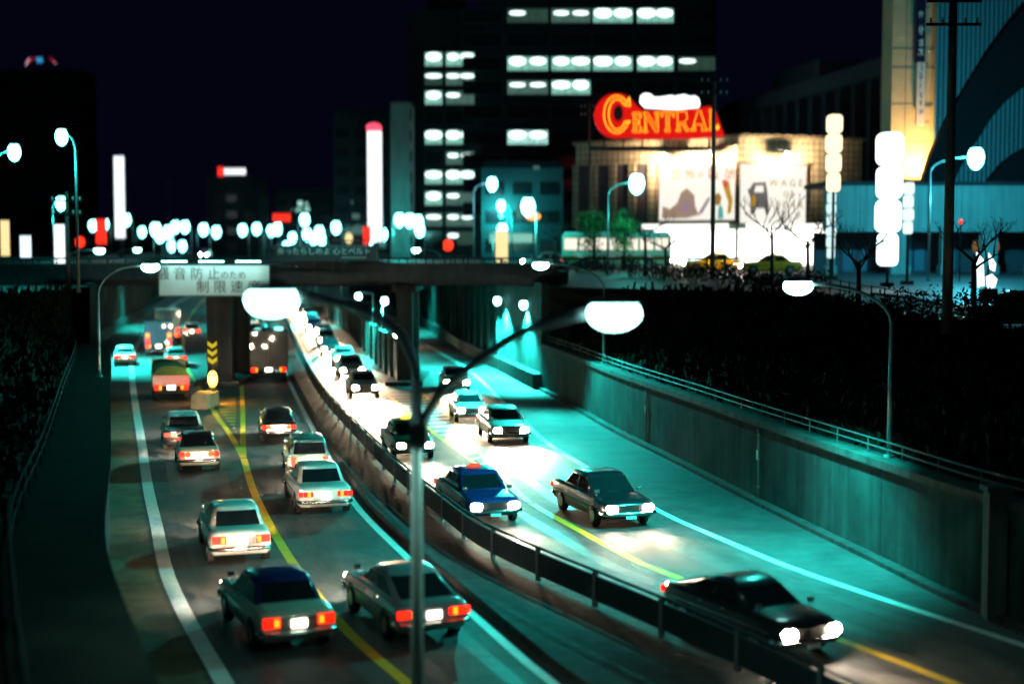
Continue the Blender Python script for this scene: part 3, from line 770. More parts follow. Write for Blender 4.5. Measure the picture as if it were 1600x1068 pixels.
# going away from the camera
LINE = lambda q: XA(q) if q < 56 else XYL(q)
x, y, r_ = rear_at(468, 992, XA); car('pale sedan with dark blue roof straddling the yellow line nearest the camera', x, y, r_, P_CREAM, P_BLUE)
x, y, r_ = rear_at(678, 978, XA); car('dark sedan with bright red brake lamps behind the tall lamp pole', x, y, r_, P_GREY, P_GREY, brake=True, kind='coupe')
x, y, r_ = rear_at(377, 860, XL); car('white sedan with glowing pale rear, third from the camera in the left lane', x, y, r_, P_WHITE, beam=1500)
x, y, r_ = rear_at(508, 785, XB); car('white sedan just behind the cream estate car in the middle lane', x, y, r_, P_WHITE, kind='wide')
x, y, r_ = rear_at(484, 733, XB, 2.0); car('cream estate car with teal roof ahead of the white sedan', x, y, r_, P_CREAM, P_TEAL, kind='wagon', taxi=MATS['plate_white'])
x, y, r_ = rear_at(436, 678, XB, 1.95); car('small dark car with one red lamp half hidden ahead of the estate', x, y, r_, P_BLACK, kind='small')
x, y, r_ = rear_at(312, 722, XL, 1.95); car('small pale sedan with blazing yellow-white tail in the left lane', x, y, r_, P_CREAM, P_BLACK, kind='small', beam=1500, brake=True)
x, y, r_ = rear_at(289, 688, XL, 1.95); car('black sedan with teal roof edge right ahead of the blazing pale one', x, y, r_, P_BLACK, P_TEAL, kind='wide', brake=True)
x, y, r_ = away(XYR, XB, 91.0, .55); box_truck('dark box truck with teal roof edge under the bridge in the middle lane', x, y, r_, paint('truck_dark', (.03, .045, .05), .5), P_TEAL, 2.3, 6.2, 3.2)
x, y, r_ = away(XL, XYL, 79.0, .5); box_truck('small truck with red tailboard and green tarpaulin in the left lane', x, y, r_, P_RED, P_GREEN, 1.95, 4.8, 2.0, open_bed=True, tarp=mat('green_tarp', (.05, .16, .06), .7, var=.2), name='small_truck')
x, y, r_ = away(lambda q: XLW(q), XYL, 102, .47); car('white car at the outer edge line below the queue of red lamps', x, y, r_, P_WHITE, kind='small', brake=True)
x, y, r_ = away(XL, XYL, 112, .52); box_truck('dark blue truck with stacked red lamps queueing left of the pier', x, y, r_, paint('truck_navy', (.003, .005, .016), .5), P_BLUE, 2.1, 5.6, 2.7, stack=3)
x, y, r_ = away(XL, XYL, 126, .66); box_truck('pale truck with amber lamp ahead of the dark blue truck', x, y, r_, P_TEAL, P_WHITE, 2.2, 6.0, 3.0, stack=2)
for k, yy_ in enumerate((136, 146, 157, 169)):
    x, y, r_ = away(XL, XYL, yy_, .5); car(['grey car first ahead of the trucks in the left lane', 'white car second ahead of the trucks in the left lane', 'dark car third ahead of the trucks in the left lane', 'cream car last ahead of the trucks in the left lane'][k], x, y, r_, [P_GREY, P_WHITE, P_BLUE, P_CREAM][k], beam=0, brake=True)
for k, yy_ in enumerate((106, 119, 133, 148, 165, 182, 200, 218)):
    x, y, r_ = away(XYR, XB, yy_, .5 - .06*(k % 2)); car(['red car', 'white car', 'silver car', 'cream car', 'dark blue car', 'orange car', 'black car', 'grey car'][k] + ', ' + ['first', 'second', 'third', 'fourth', 'fifth', 'sixth', 'seventh', 'eighth'][k] + ' ahead of the dark box truck', x, y, r_, [P_RED, P_WHITE, P_SILVER, P_CREAM, P_BLUE, P_ORANGE, P_BLACK, P_GREY][k], beam=0 if k else 600, brake=k % 2 == 0)
for u, v, lab, pc, kd in ((276, 566, 'small red-lamped car tucked right behind the navy truck', P_GREY, 'small'), (300, 522, 'white car with red lamps beside the pale truck left of the pier', P_WHITE, 'sedan')):
    x, y, r_ = rear_at(u, v, XYL); car(lab, x, y, r_, pc, kind=kd, beam=0, brake=True)
# coming towards the camera
x, y, r_ = front_at(1268, 1004, XD); car('black sedan with blazing headlights nearest the camera at lower right', x, y, r_, P_BLACK, group='oncoming cars', beam=900, down=.22, kind='coupe')
x, y, r_ = front_at(982, 804, XE); car('dark sedan with headlights on beside the white edge line of the slip lane', x, y, r_, P_BLACK, group='oncoming cars', beam=1100, kind='wide', down=.22)
x, y, r_ = front_at(772, 800, XC); car('dark blue sedan with red roof lamp right of the tall lamp pole', x, y, r_, P_BLUE, group='oncoming cars', beam=1500, kind='wide', taxi=glow('red_roof_lamp', (1, .09, .02), 1.0, nee=False), name='taxi')
x, y, r_ = front_at(649, 704, XC); car('dark green taxi with yellow roof lamp behind the tall lamp pole', x, y, r_, paint('dark_green', (.02, .07, .03)), group='oncoming cars', taxi=glow('yellow_roof_lamp', (1, .70, .08), 1.8, nee=False), name='taxi', beam=1500)
x, y, r_ = front_at(798, 679, XE); car('teal sedan with round headlights merging from the slip road', x, y, r_, P_TEAL, group='oncoming cars', beam=9000, down=.36, kind='wide')
x, y, r_ = front_at(738, 648, GR, 1.95); car('added white sedan carrying the headlight glare beside the striped gore', x, y, r_, P_WHITE, group='oncoming cars', beam=11000, down=.38, kind='small')  # added car, its beams stand in for glare on the road
x, y, r_ = front_at(714, 603, XE); car('pale sedan on the slip road below the bridge', x, y, r_, P_SILVER, group='oncoming cars', beam=3000, down=.3)
x, y, r_ = toward(XV, XE, 128, .70); car('dark sedan far up the slip road behind the pier', x, y, r_, P_BLACK, group='oncoming cars', beam=900, beams=1)
ords = ['first', 'second', 'third', 'fourth', 'fifth', 'sixth', 'seventh', 'eighth', 'ninth', 'tenth', 'eleventh', 'twelfth']
yy_ = [80.5, 92, 101.5, 111, 121, 131, 142, 154, 167, 181, 196, 213]
cc_ = [P_GREY, P_SILVER, P_WHITE, P_BLACK, P_CREAM, P_WHITE, P_BLUE, P_SILVER, P_WHITE, P_GREY, P_CREAM, P_WHITE]
cn_ = ['grey', 'silver', 'white', 'black', 'cream', 'white', 'blue', 'silver', 'white', 'grey', 'cream', 'white']
for k, q in enumerate(yy_):
    x, y, r_ = toward(XC, lambda s_: XC(s_)+4.4, q, .50+.05*((k*7) % 3-1))
    car('oncoming %s car, %s in the dazzling queue under the bridge' % (cn_[k], ords[k]), x, y, r_, cc_[k], group='oncoming cars', kind=['sedan', 'wide', 'coupe', 'small', 'wagon'][k % 5], beam=32000, beams=2 if k < 3 else 1, down=.32)
# ------------------------------------------------------------------ buildings
M_WALLD = mat('dark_office_wall', (.032, .032, .040), .8, spec=.1, var=.12, scale=.3)
M_WALLP = mat('dark_purple_wall', (.105, .085, .115), .85, var=.12, scale=.3)
M_WALLT = mat('teal_tinted_wall', (.17, .30, .30), .85, var=.12, scale=.3, streak=.2)  # teal of the street lamps put into the wall colour
M_TILE = mat('tan_tile', (.48, .36, .23), .8, var=.1, scale=1.0)
M_WINDARK = mat('unlit_window', (.015, .018, .022), .12)
M_FRAME = mat('window_frame', (.06, .065, .07), .5, .3)
G_ROOM = [glow('lit_room_%d' % k, c, s) for k, (c, s) in enumerate((((.42, 1, .80), .55), ((.40, .85, .70), .16), ((.42, 1, .72), .06), ((.5, 1, .9), .8)))]
G_TUBE = glow('office_fluorescent', (.75, 1.0, .95), 2.6, nee=False)

def lit_window(t, c, w, h, mode, panes=2):
    """window in the facade y = c.y (facing -Y): frame, panes, glazing bars and, when lit, ceiling lamps behind the glass"""
    x, y, z = c
    f = MB(); b = .08
    for sx in (-1, 1): f.box((x+sx*(w/2+b/2), y-.05, z), (b, .16, h+2*b))
    for sz in (-1, 1): f.box((x, y-.05, z+sz*(h/2+b/2)), (w, .16, b))
    f = f.build('window', M_FRAME, t)
    for k in range(panes):
        xx = x-w/2+w*(k+.5)/panes
        MB().box((xx, y-.02, z), (w/panes-.03, .04, h)).build('pane', M_WINDARK if mode is None else G_ROOM[mode], f)
    if mode is not None:
        n = max(1, round(w/2.3))
        for k in range(n):
            if mode == 2 and k % 2: continue
            if mode == 1 and random.random() < .3: continue
            xx = x-w/2+w*(k+.5)/n
            MB().ball((xx, y-.10, z+h*.20), (w/n*random.uniform(.40, .52), .05, h*(random.uniform(.26, .36) if mode in (0, 3) else .15)), 10, 6).build('ceiling_lamp', G_TUBE, f)
        k = int(w/.45)
        for j in range(1, k):
            if random.random() < .45:
                xx = x-w/2+w*j/k
                MB().box((xx, y-.06, z-h*.12), (.07, .03, h*.72)).build('blind', M_FRAME, f)
    return f

# tall office on the right with long bands of lit windows
Y = 190.0
t = thing('office_building', 'tall dark office block with long lit window bands behind the red neon sign', 'building', (at(935, 388, Y).x, Y, 6.6))
MB().box((0, 8, 27), (31, 16, 54)).build('wall', M_WALLD, t)
litB = {(25, 2): 1, (25, 3): 0, (25, 4): 0, (100, 1): 0, (100, 2): 0, (100, 3): 0, (100, 4): 0, (137, 1): 1, (137, 2): 0, (215, 1): 3, (25, 1): 2, (100, 5): 2}
for v in (-50, -12, 25, 62, 100, 137, 175, 215, 252, 290, 327):
    for j, (a, b) in enumerate(((724, 784), (793, 856), (862, 922), (927, 988), (996, 1052), (1060, 1117))):
        p = at((a+b)/2, v, Y); w = (b-a)/F*Y
        lit_window(t, (p.x-t.location.x, 0, p.z-6.6), w, 1.75, litB.get((v, j)), 3)
    MB().box((0, -.08, at(800, v-19, Y).z-6.6), (31, .18, .34)).build('floor_ledge', M_WALLD, t)
MB().box((0, 6, 54.6), (12, 8, 1.2)).build('roof_parapet', M_WALLD, t)
# narrow office with two window columns
Y = 225.0
t = thing('office_building', 'narrow office tower with two columns of lit windows left of the tall block', 'building', (at(697, 388, Y).x, Y, 6.6))
MB().box((0, 7, 19.4), (11.6, 14, 38.8)).build('wall', M_WALLD, t)
litA = {93: (0, 0), 123: (2, 1), 153: (0, 1), 184: (None, None), 215: (0, 0), 247: (None, 1), 277: (0, 0), 310: (0, 1), 343: (1, 1), 372: (None, 2)}
for v, (l, r_) in litA.items():
    for (a, b), mo in (((664, 691), l), ((697, 741), r_)):
        p = at((a+b)/2, v, Y); lit_window(t, (p.x-t.location.x, 0, p.z-6.6), (b-a)/F*Y, 2.0, mo, 2)
    MB().box((0, -.08, at(700, v-15, Y).z-6.6), (11.6, .18, .3)).build('floor_ledge', M_WALLD, t)
MB().box((0, 6, 40.2), (6, 6, 2.8)).build('roof_house', M_WALLD, t)
# pale slab with ribbed edge beside it
Y = 214.0
t = thing('slab_building', 'narrow pale teal slab wall beside the narrow office tower', 'building', (at(626, 388, Y).x, Y, 6.6))
MB().box((0, 5, 11.7), (2.9, 10, 23.4)).build('wall', M_WALLT, t)
for k in range(7): MB().box((1.58, .3, 3+k*3.1), (.26, .5, 1.6)).build('balcony_block', M_WALLD, t)
MB().box((0, 5, 23.5), (3.3, 10.4, .3)).build('roof', M_WALLD, t)

def dark_block(label, u0, u1, v, Y, wins=(), depth=14, wallm=None):
    a, b = at(u0, v, Y), at(u1, v, Y); w = b.x-a.x; h = a.z-6.6
    t = thing('office_building', label, 'building', ((a.x+b.x)/2, Y, 6.6))
    MB().box((0, depth/2, h/2), (w, depth, h)).build('wall', wallm or M_WALLD, t)
    MB().box((0, depth/2, h+.4), (w*.96, depth*.96, .8)).build('parapet', M_WALLD, t)
    n = int(h//3.4); k = max(2, int(w//3.2))
    for j in range(n):
        for i in range(k):
            c = (-w/2+w*(i+.5)/k, 0, 2.0+3.4*j)
            MB().box((c[0], -.02, c[2]), (w/k*.7, .06, 1.5)).build('window', M_WINDARK, t)
    for u, vv, ww, hh, mo in wins:
        p = at(u, vv, Y); x = p.x-t.location.x
        MB().box((x, -.06, p.z-6.6), (ww/F*Y, .06, hh/F*Y)).build('window', G_ROOM[mo], t)
    return t
dark_block('dark tower at far left carrying the small red and blue roof light', -60, 128, 112, 420)
dark_block('dark block under the red and white roof sign', 322, 402, 280, 300)
dark_block('dark block with a cluster of tiny lit windows left of the tall white sign', 430, 520, 300, 330, ((469, 318, 8, 7, 3), (479, 319, 5, 6, 0), (467, 328, 11, 5, 0), (480, 327, 8, 5, 3), (456, 328, 4, 3, 1)))
dark_block('broad dark block directly behind the tall white sign', 520, 608, 178, 260, ((556, 338, 12, 8, 1), (550, 316, 4, 3, 1), (559, 360, 22, 12, 1)))
dark_block('dark low block behind the street lamps at left', 130, 240, 345, 380)
dark_block('blue-grey low building right of the narrow tower', 752, 880, 262, 170, ((812, 330, 10, 22, 1), (800, 372, 70, 14, 0), (838, 262, 10, 5, 1)), wallm=mat('blue_grey_wall', (.05, .09, .11), .85, var=.15))

# entertainment hall with the neon sign: two facades meeting at a corner
CX, CY = 21.3, 135.0
hall = thing('cinema_hall', 'brightly lit cinema with tan tiled band and two glowing billboards', 'building', (CX, CY, 6.5))
RL, RR = math.atan2(-10, 14.8), math.atan2(4, 12.7)
def hall_tile():
    m = mat('hall_tile', (.60, .50, .38), .8)
    nt = m.node_tree; p = nt.nodes['Principled BSDF']
    tc = nt.nodes.new('ShaderNodeTexCoord'); b = nt.nodes.new('ShaderNodeTexBrick')
    b.inputs['Color1'].default_value = (.62, .52, .38, 1); b.inputs['Color2'].default_value = (.50, .40, .28, 1); b.inputs['Mortar'].default_value = (.16, .12, .09, 1)
    b.inputs['Scale'].default_value = 1.0; b.inputs['Brick Width'].default_value = .62; b.inputs['Row Height'].default_value = .62; b.inputs['Mortar Size'].default_value = .05; b.offset = 0.0
    mp = nt.nodes.new('ShaderNodeMapping'); mp.inputs['Rotation'].default_value = (R(90), 0, 0)
    nt.links.new(tc.outputs['Object'], mp.inputs[0]); nt.links.new(mp.outputs[0], b.inputs['Vector']); nt.links.new(b.outputs['Color'], p.inputs['Base Color'])
    bp = nt.nodes.new('ShaderNodeBump'); bp.inputs['Distance'].default_value = .08; bp.inputs['Strength'].default_value = .8; bp.invert = True
    nt.links.new(b.outputs['Fac'], bp.inputs['Height']); nt.links.new(bp.outputs[0], p.inputs['Normal'])
    return m
M_HALL = hall_tile()
LL, LR = 17.9, 13.3
def on(o, rz, sgn): o.rotation_euler = (0, 0, rz); return o
w_l = on(MB().box((-LL/2, .5, 6.1), (LL, 1, 12.2)).build('facade', M_HALL, hall), RL, -1)
w_r = on(MB().box((LR/2, .5, 6.1), (LR, 1, 12.2)).build('facade', M_HALL, hall), RR, 1)
MB().prism([(-14.6, 10.6, 0), (.3, .9, 0), (12.3, 4.6, 0), (10, 18, 0), (-8, 20, 0)], (0, 0, 12.0)).build('body', M_WALLP, hall)
on(MB().box((-LL/2, .3, 12.35), (LL+.3, 1.7, .3)).build('cornice', M_HALL, hall), RL, -1)
on(MB().box((LR/2, .3, 12.352), (LR+.3, 1.7, .3)).build('cornice', M_HALL, hall), RR, 1)
for s_ in (-16.9, -14.6, -12.4, -10.2): on(MB().box((s_, -.02, 7.0), (1.15, .06, 6.2)).build('recess_panel', M_WALLP, hall), RL, -1)
for s_ in (-17.75, -15.8, -13.5, -11.3, -9.1): on(MB().box((s_, -.15, 7.0), (.75, .32, 6.3)).build('column', M_HALL, hall), RL, -1)
G_SHOP = glow('shop_front_light', (1, .97, .88), 4.5); G_SHOP2 = glow('shop_front_blue', (.75, .95, 1), 3.5)
for k in range(7):
    on(MB().box((-.75-1.25*k, -.06, 1.9), (1.12, .08, 3.3)).build('shop_window', G_SHOP if k % 3 else G_SHOP2, hall), RL, -1)
for k in range(8):
    on(MB().box((.75+1.3*k, -.06, 1.9), (1.18, .08, 3.3)).build('shop_window', G_SHOP, hall), RR, 1)
on(MB().box((-4.6, -.9, 3.9), (9.4, 1.9, .5)).build('canopy', mat('canopy_white', (.75, .72, .66), .5), hall), RL, -1)
on(MB().box((5.3, -.9, 3.91), (10.8, 1.9, .5)).build('canopy', MATS['canopy_white'], hall), RR, 1)
G_CANOPY = glow('canopy_lightbox', (1, .98, .9), 1.6)
on(MB().box((-4.6, -1.9, 3.9), (9.2, .1, .42)).build('canopy_fascia', G_CANOPY, hall), RL, -1)
on(MB().box((5.3, -1.9, 3.91), (10.6, .1, .42)).build('canopy_fascia', G_CANOPY, hall), RR, 1)
# billboards: backlit sheets, with generic picture shapes and the titles
G_BILL = glow('billboard_light', (1, .95, .84), 1.0)
def ink(n, c, s): return glow('ink_'+n, c, s, nee=False)
I_BROWN = ink('brown', (.55, .36, .26), .62); I_MAUVE = ink('mauve', (.5, .33, .42), .62); I_YEL = ink('yellow', (.80, .42, .01), .62); I_RED = ink('red', (.80, .03, .005), .62); I_TEAL = ink('teal', (.15, .65, .60), .6); I_GREY = ink('grey', (.24, .22, .22), .5); I_OCHRE = ink('ochre', (.55, .30, .04), .55)
def billboard(label, rz, s0, s1, z0, z1):
    t = thing('billboard', label, 'billboard', (CX, CY, 6.5), rz)
    MB().box(((s0+s1)/2, -.16, (z0+z1)/2), (s1-s0, .2, z1-z0)).build('panel', G_BILL, t)
    fr = MB()
    fr.box(((s0+s1)/2, -.2, z1+.12), (s1-s0+.2, .42, .22)); fr.box(((s0+s1)/2, -.18, z0-.06), (s1-s0+.2, .3, .12))
    for s_ in (s0-.05, s1+.05): fr.box((s_, -.18, (z0+z1)/2), (.1, .28, z1-z0))
    fr.build('frame', mat('billboard_frame', (.22, .16, .12), .7), t); return t
def blob(t, pts, m_, yb=-.27): return MB().prism([(x, yb, z) for x, z in pts][::-1], (0, -.012, 0)).build('picture', m_, t)
b1 = billboard('left glowing billboard with yellow and red characters on the cinema', RL, -8.2, -.12, 4.5, 9.75)
link('lettering', text_mesh('恐 怖', 1.15, .01), I_YEL, b1, (-5.6, -.29, 8.85)); link('lettering', text_mesh('の', .8, .01), I_OCHRE, b1, (-3.7, -.29, 8.8)); link('lettering', text_mesh('報 酬', 1.4, .01), I_RED, b1, (-1.5, -.29, 8.8))
blob(b1, [(-7.9, 4.7), (-5.2, 4.7), (-3.9, 5.0), (-4.3, 5.9), (-4.4, 6.9), (-5.2, 7.6), (-5.8, 7.2), (-6.2, 6.2), (-7.0, 5.6), (-7.8, 5.9)], I_BROWN)
blob(b1, [(-6.0, 5.5), (-5.0, 5.2), (-4.6, 6.1), (-5.3, 6.5)], I_MAUVE, -.285)
blob(b1, [(-4.0, 4.9), (-3.8, 5.4), (-2.9, 6.7), (-2.7, 6.5), (-3.5, 5.2)], I_MAUVE)
blob(b1, [(-1.5, 8.1), (-.7, 8.1), (-.6, 7.2), (-.35, 6.4), (-.5, 5.2), (-.9, 5.0), (-.8, 6.2), (-1.2, 7.2)], I_YEL)
blob(b1, [(-1.55, 8.25), (-.85, 8.25), (-.95, 7.5), (-1.3, 7.6)], I_RED, -.285)
blob(b1, [(-1.9, 4.6), (-1.3, 4.6), (-1.35, 5.5), (-1.6, 6.0), (-1.85, 5.6)], I_TEAL)
blob(b1, [(-2.2, 5.9), (-1.7, 5.9), (-1.5, 6.6), (-1.8, 7.1), (-2.2, 6.9)], I_OCHRE)
b2 = billboard('right glowing billboard reading WAGES OF FEAR beside a drawn vehicle', RR, .12, 7.1, 4.2, 9.75)
for body, x, z, hh in (('W A G E S', 5.3, 8.0, .95), ('O F', 5.25, 6.9, .75), ('F E A R', 5.35, 5.9, .95)):
    link('lettering', text_mesh(body, hh, .01), I_OCHRE, b2, (x, -.29, z))
blob(b2, [(.9, 7.3), (1.2, 7.5), (1.5, 8.0), (2.8, 8.1), (3.0, 7.2), (3.2, 5.2), (2.9, 4.9), (2.7, 5.6), (1.7, 5.6), (1.6, 5.0), (1.25, 5.0), (1.2, 6.6)], I_GREY)
blob(b2, [(1.6, 7.1), (2.6, 7.1), (2.55, 7.75), (1.75, 7.7)], G_BILL, -.285)
blob(b2, [(1.35, 5.8), (1.75, 5.8), (1.75, 6.6), (1.5, 6.9), (1.3, 6.5)], I_YEL, -.285)
# floodlights on outriggers above the billboards
for k, (rz, s_) in enumerate(((RL, -6.8), (RL, -2.0), (RR, 4.2))):
    lab = ['floodlight on an outrigger over the left half of the left billboard', 'floodlight on an outrigger over the right half of the left billboard', 'spidery floodlight over the right billboard'][k]
    t = thing('floodlight', lab, 'floodlight', (CX, CY, 6.5), rz)
    MB().tube([(s_, .1, 11.0), (s_, -1.6, 11.1)], .05, 6).build('outrigger', M_DARKSTEEL, t)
    MB().tube([(s_-.9, -1.55, 11.15), (s_, -1.6, 11.0), (s_+.9, -1.55, 11.15)], .05, 6).build('crossbar', M_DARKSTEEL, t)
    h = MB().box((s_, -1.7, 10.75), (.6, .35, .35), top=.7).build('housing', M_DARKSTEEL, t)
    MB().ball((s_, -1.72, 10.55), (.36 if k == 2 else .2, .16, .16), 10, 5).build('lens', glow('flood_lens', (1, .93, .75), 12), h)
    o = lamp('SPOT', 'flood_light', t, (s_, -2.0, 10.5), 8500, (1, .74, .42), size=.2, angle=165, blend=.6); aim(o, (0, 1, .12))

# rooftop neon sign
NY = 134.0
ns = thing('neon_sign', 'red neon roof sign reading CENTRAL with a large first letter', 'sign', at(1030, 217, NY))
o0 = ns.location.copy()
def nl(u, v, dy=0.0):
    p = at(u, v, NY); return (p.x-o0.x, dy, p.z-o0.z)
G_RED = glow('red_halo_board', (1.0, .004, .002), .74); G_NEON = glow('neon_tube_yellow', (1.0, .50, .02), 2.0, nee=False)  # board emits by itself, standing in for the red halo of the tubes
out = []
for k in range(0, 17):                                   # round lobe about the initial
    a = R(35 + k*14.5); out.append((963+34.5*math.cos(a), 181-35*math.sin(a)))
out += [(985, 215), (1000, 217), (1040, 217), (1080, 216.5), (1132, 213), (1129, 203), (1122, 184), (1118, 172), (1108, 166), (1096, 168), (1050, 172), (1005, 173), (996, 166)]
board_ = MB().prism([nl(u, v) for u, v in out][::-1], (0, .5, 0)).build('board', G_RED, ns)
MB().ball(nl(966, 177, -.01), (.45, .012, .75), 14, 6).build('dark_centre', mat('unlit_red', (.05, .005, .005), .6), ns)
LET = {
 'E': [(0,0),(1,0),(1,.28),(.88,.28),(.85,.1),(.42,.1),(.42,.46),(.66,.46),(.66,.36),(.76,.36),(.76,.66),(.66,.66),(.66,.56),(.42,.56),(.42,.9),(.82,.9),(.86,.74),(.96,.74),(.96,1),(0,1),(0,.93),(.15,.9),(.15,.1),(0,.07)],
 'N': [(0,0),(.28,0),(.28,.06),(.19,.09),(.19,.78),(.78,0),(.92,0),(.92,.91),(1,.94),(1,1),(.7,1),(.7,.94),(.8,.91),(.8,.28),(.25,1),(0,1),(0,.94),(.1,.91),(.1,.09),(0,.06)],
 'T': [(.3,0),(.7,0),(.7,.06),(.6,.09),(.6,.9),(.86,.9),(.92,.74),(1,.74),(1,1),(0,1),(0,.74),(.08,.74),(.14,.9),(.40,.9),(.40,.09),(.3,.06)],
 'R': [(0,0),(.38,0),(.38,.06),(.3,.09),(.3,.44),(.42,.44),(.78,0),(1,0),(1,.07),(.92,.09),(.62,.46),(.84,.56),(.88,.74),(.82,.92),(.6,1),(0,1),(0,.94),(.12,.91),(.12,.09),(0,.06)],
 'A': [(0,0),(.3,0),(.3,.06),(.22,.09),(.3,.3),(.66,.3),(.72,.09),(.64,.06),(.64,0),(1,0),(1,.06),(.92,.09),(.58,1),(.44,1),(.1,.09),(0,.06)],
 'L': [(0,0),(1,0),(1,.06),(.75,.1),(.75,.9),(1,.94),(1,1),(0,1),(0,.94),(.25,.9),(.25,.1),(0,.06)]}
for ch, u0, u1, vt, vb in (('E', 988, 1002, 177, 206.5), ('N', 1005, 1030, 176, 206.5), ('T', 1033, 1053, 175, 205.5), ('R', 1056, 1076, 174, 205), ('A', 1079, 1105, 173, 204), ('L', 1108, 1114, 172, 203.5)):
    pts = [nl(u0+(u1-u0)*x, vb+(vt-vb)*z, -.12) for x, z in LET[ch]]
    MB().tube(pts+pts[:1], .034, 5).build('letter', G_NEON, ns)
m = MB()
for rx, rz_, cx in ((20, 29, 963.5), (13.5, 23.5, 964.5)):
    m.tube([nl(cx+rx*math.cos(R(a)), 179-rz_*math.sin(R(a)), -.12) for a in range(38, 330, 8)], .05, 5)
m.tube([nl(979, 161, -.12), nl(983, 152, -.12), nl(984, 166, -.12), nl(975, 164, -.12)], .075, 5)
m.tube([nl(980.5, 193.7, -.12), nl(985, 190, -.12), nl(975.5, 191, -.12)], .075, 5)
m.build('letter', G_NEON, ns)
MB().prism([nl(1119, 203, -.1), nl(1123, 202, -.1), nl(1123, 196, -.1), nl(1120, 195, -.1), nl(1118.5, 199, -.1)], (0, -.06, 0)).build('letter', G_NEON, ns)
for u in (945, 975, 1005, 1040, 1075, 1110): MB().box((nl(u, 210)[0], .8, .2), (.14, .14, 2.6)).build('post', M_DARKSTEEL, ns)
MB().box((nl(1028, 0)[0], 1.2, -.85), (12.6, 2.4, .3)).build('base_frame', M_DARKSTEEL, ns)
ws = thing('roof_sign', 'blurred white lit script sign riding above the red neon letters', 'sign', at(1047, 160, 135.2))
oo = ws.location.copy()
pts = [(1000, 160), (1001, 150), (1007, 146), (1016, 147), (1022, 152), (1032, 152), (1040, 151), (1048, 149), (1054, 151), (1062, 149), (1070, 148), (1078, 151), (1086, 150), (1092, 154), (1094, 163), (1092, 168), (1080, 169), (1060, 171), (1040, 170), (1022, 169), (1008, 168)]
MB().prism([tuple(at(u, v, 135.2)-oo) for u, v in pts], (0, .4, 0)).build('panel', glow('roof_sign_white', (.92, .97, 1), 2.2), ws)
for u in (1015, 1047, 1080): MB().box((at(u, 0, 135.2).x-oo.x, .6, -1.8), (.1, .1, 4.2)).build('post', M_DARKSTEEL, ws)

# dark department store with fins behind the hall
A, B = Vector((30, 203)), Vector((40, 150))
t = thing('department_store', 'huge dark purple building with tall fins behind the cinema', 'building', (A.x, A.y, 6.6), math.atan2(B.y-A.y, B.x-A.x))
Ld = (B-A).length
MB().box((Ld/2, 9, 11), (Ld, 18, 22)).build('wall', M_WALLP, t)
MB().box((Ld/2, -.3, 20.6), (Ld+.6, .8, 1.6)).build('cornice', M_WALLP, t)
for k in range(14): MB().box((2+k*4.0, -.5, 9.8), (.7, 1.1, 19.6)).build('fin', M_WALLP, t)
MB().box((Ld*.35, 9, 23.5), (16, 12, 3)).build('roof_house', M_WALLP, t)

# tan sign tower with hanging vertical sign
p0, p1 = at(1391, 265, 108), at(1457, 265, 108)
t = thing('sign_tower', 'tall tan tower lit from below with a hanging vertical sign', 'tower', ((p0.x+p1.x)/2, 108, 6.5))
w = p1.x-p0.x; zb = p0.z-6.5
MB().box((0, 1.5, (zb+26)/2), (w, 3, 26-zb)).build('shaft', M_TILE, t)
MB().prism([(-w/2+.01, .01, zb), (w/2-.01, .01, zb), (w/2-.8, .01, zb-.75), (-w/2+.3, .01, zb-.75)], (0, 2.9, 0)).build('soffit', M_TILE, t)
MB().box((0, 2.4, (zb-.75)/2), (1.8, 1.0, zb-.75)).build('leg', M_WALLD, t)
for z in (zb+2.1, zb+4.9, zb+7.6, zb+9.0): MB().box((0, -.012, z), (w, .02, .05)).build('joint', M_WALLP, t)
MB().box((-.55, -.012, (zb+26)/2), (.04, .02, 26-zb)).build('joint', M_WALLP, t)
fl = MB().box((.2, -1.4, zb-1.0), (.7, .4, .3)).build('flood_housing', M_DARKSTEEL, t)
MB().tube([(.2, -1.4, zb-1.0), (.2, .3, zb-1.0)], .05, 6).build('flood_arm', M_DARKSTEEL, t)
o = lamp('SPOT', 'tower_flood', t, (.35, -1.7, zb-.75), 5500, (1, .62, .20), size=.2, angle=140, blend=.8); aim(o, (0, .55, 1))
vs = thing('vertical_sign', 'hanging vertical sign, dark above and white below, on the tan tower', 'sign', at(1438, 100, 107.4))
vz = vs.location.z; vx = vs.location.x
def vl(u, v): q = at(u, v, 107.4); return (q.x-vx, q.z-vz)
(a, b), (c, d) = vl(1431, -40), vl(1444, 98)
MB().box(((a+c)/2, 0, (b+d)/2), (c-a, .35, b-d)).build('upper_panel', mat('sign_navy', (.012, .010, .05), .4), vs)
(e, f_), (g, h) = vl(1432.5, 98), vl(1443, 196)
MB().box(((e+g)/2, 0, (f_+h)/2), (g-e, .34, f_-h)).build('lower_panel', mat('sign_pink_white', (.75, .58, .55), .5), vs)
def strokes(x, z, h, seed, mm, n=5):
    """brush strokes of a character too blurred to read"""
    rnd = random.Random(seed); m = MB()
    for k in range(n):
        a = rnd.choice((0, .1, 1.45, 1.57, .8, -.7)); l = h*rnd.uniform(.3, .8)/2; cx, cz = x+rnd.uniform(-.22, .22)*h, z+rnd.uniform(-.3, .3)*h; t_ = h*.05
        dx, dz = math.cos(a)*l, math.sin(a)*l; ox, oz = -math.sin(a)*t_, math.cos(a)*t_
        m.prism([(cx-dx-ox, -.19-k*.003, cz-dz-oz), (cx+dx-ox, -.19-k*.003, cz+dz-oz), (cx+dx+ox, -.19-k*.003, cz+dz+oz), (cx-dx+ox, -.19-k*.003, cz-dz+oz)], (0, -.01, 0))
    m.build('lettering', mm, vs)
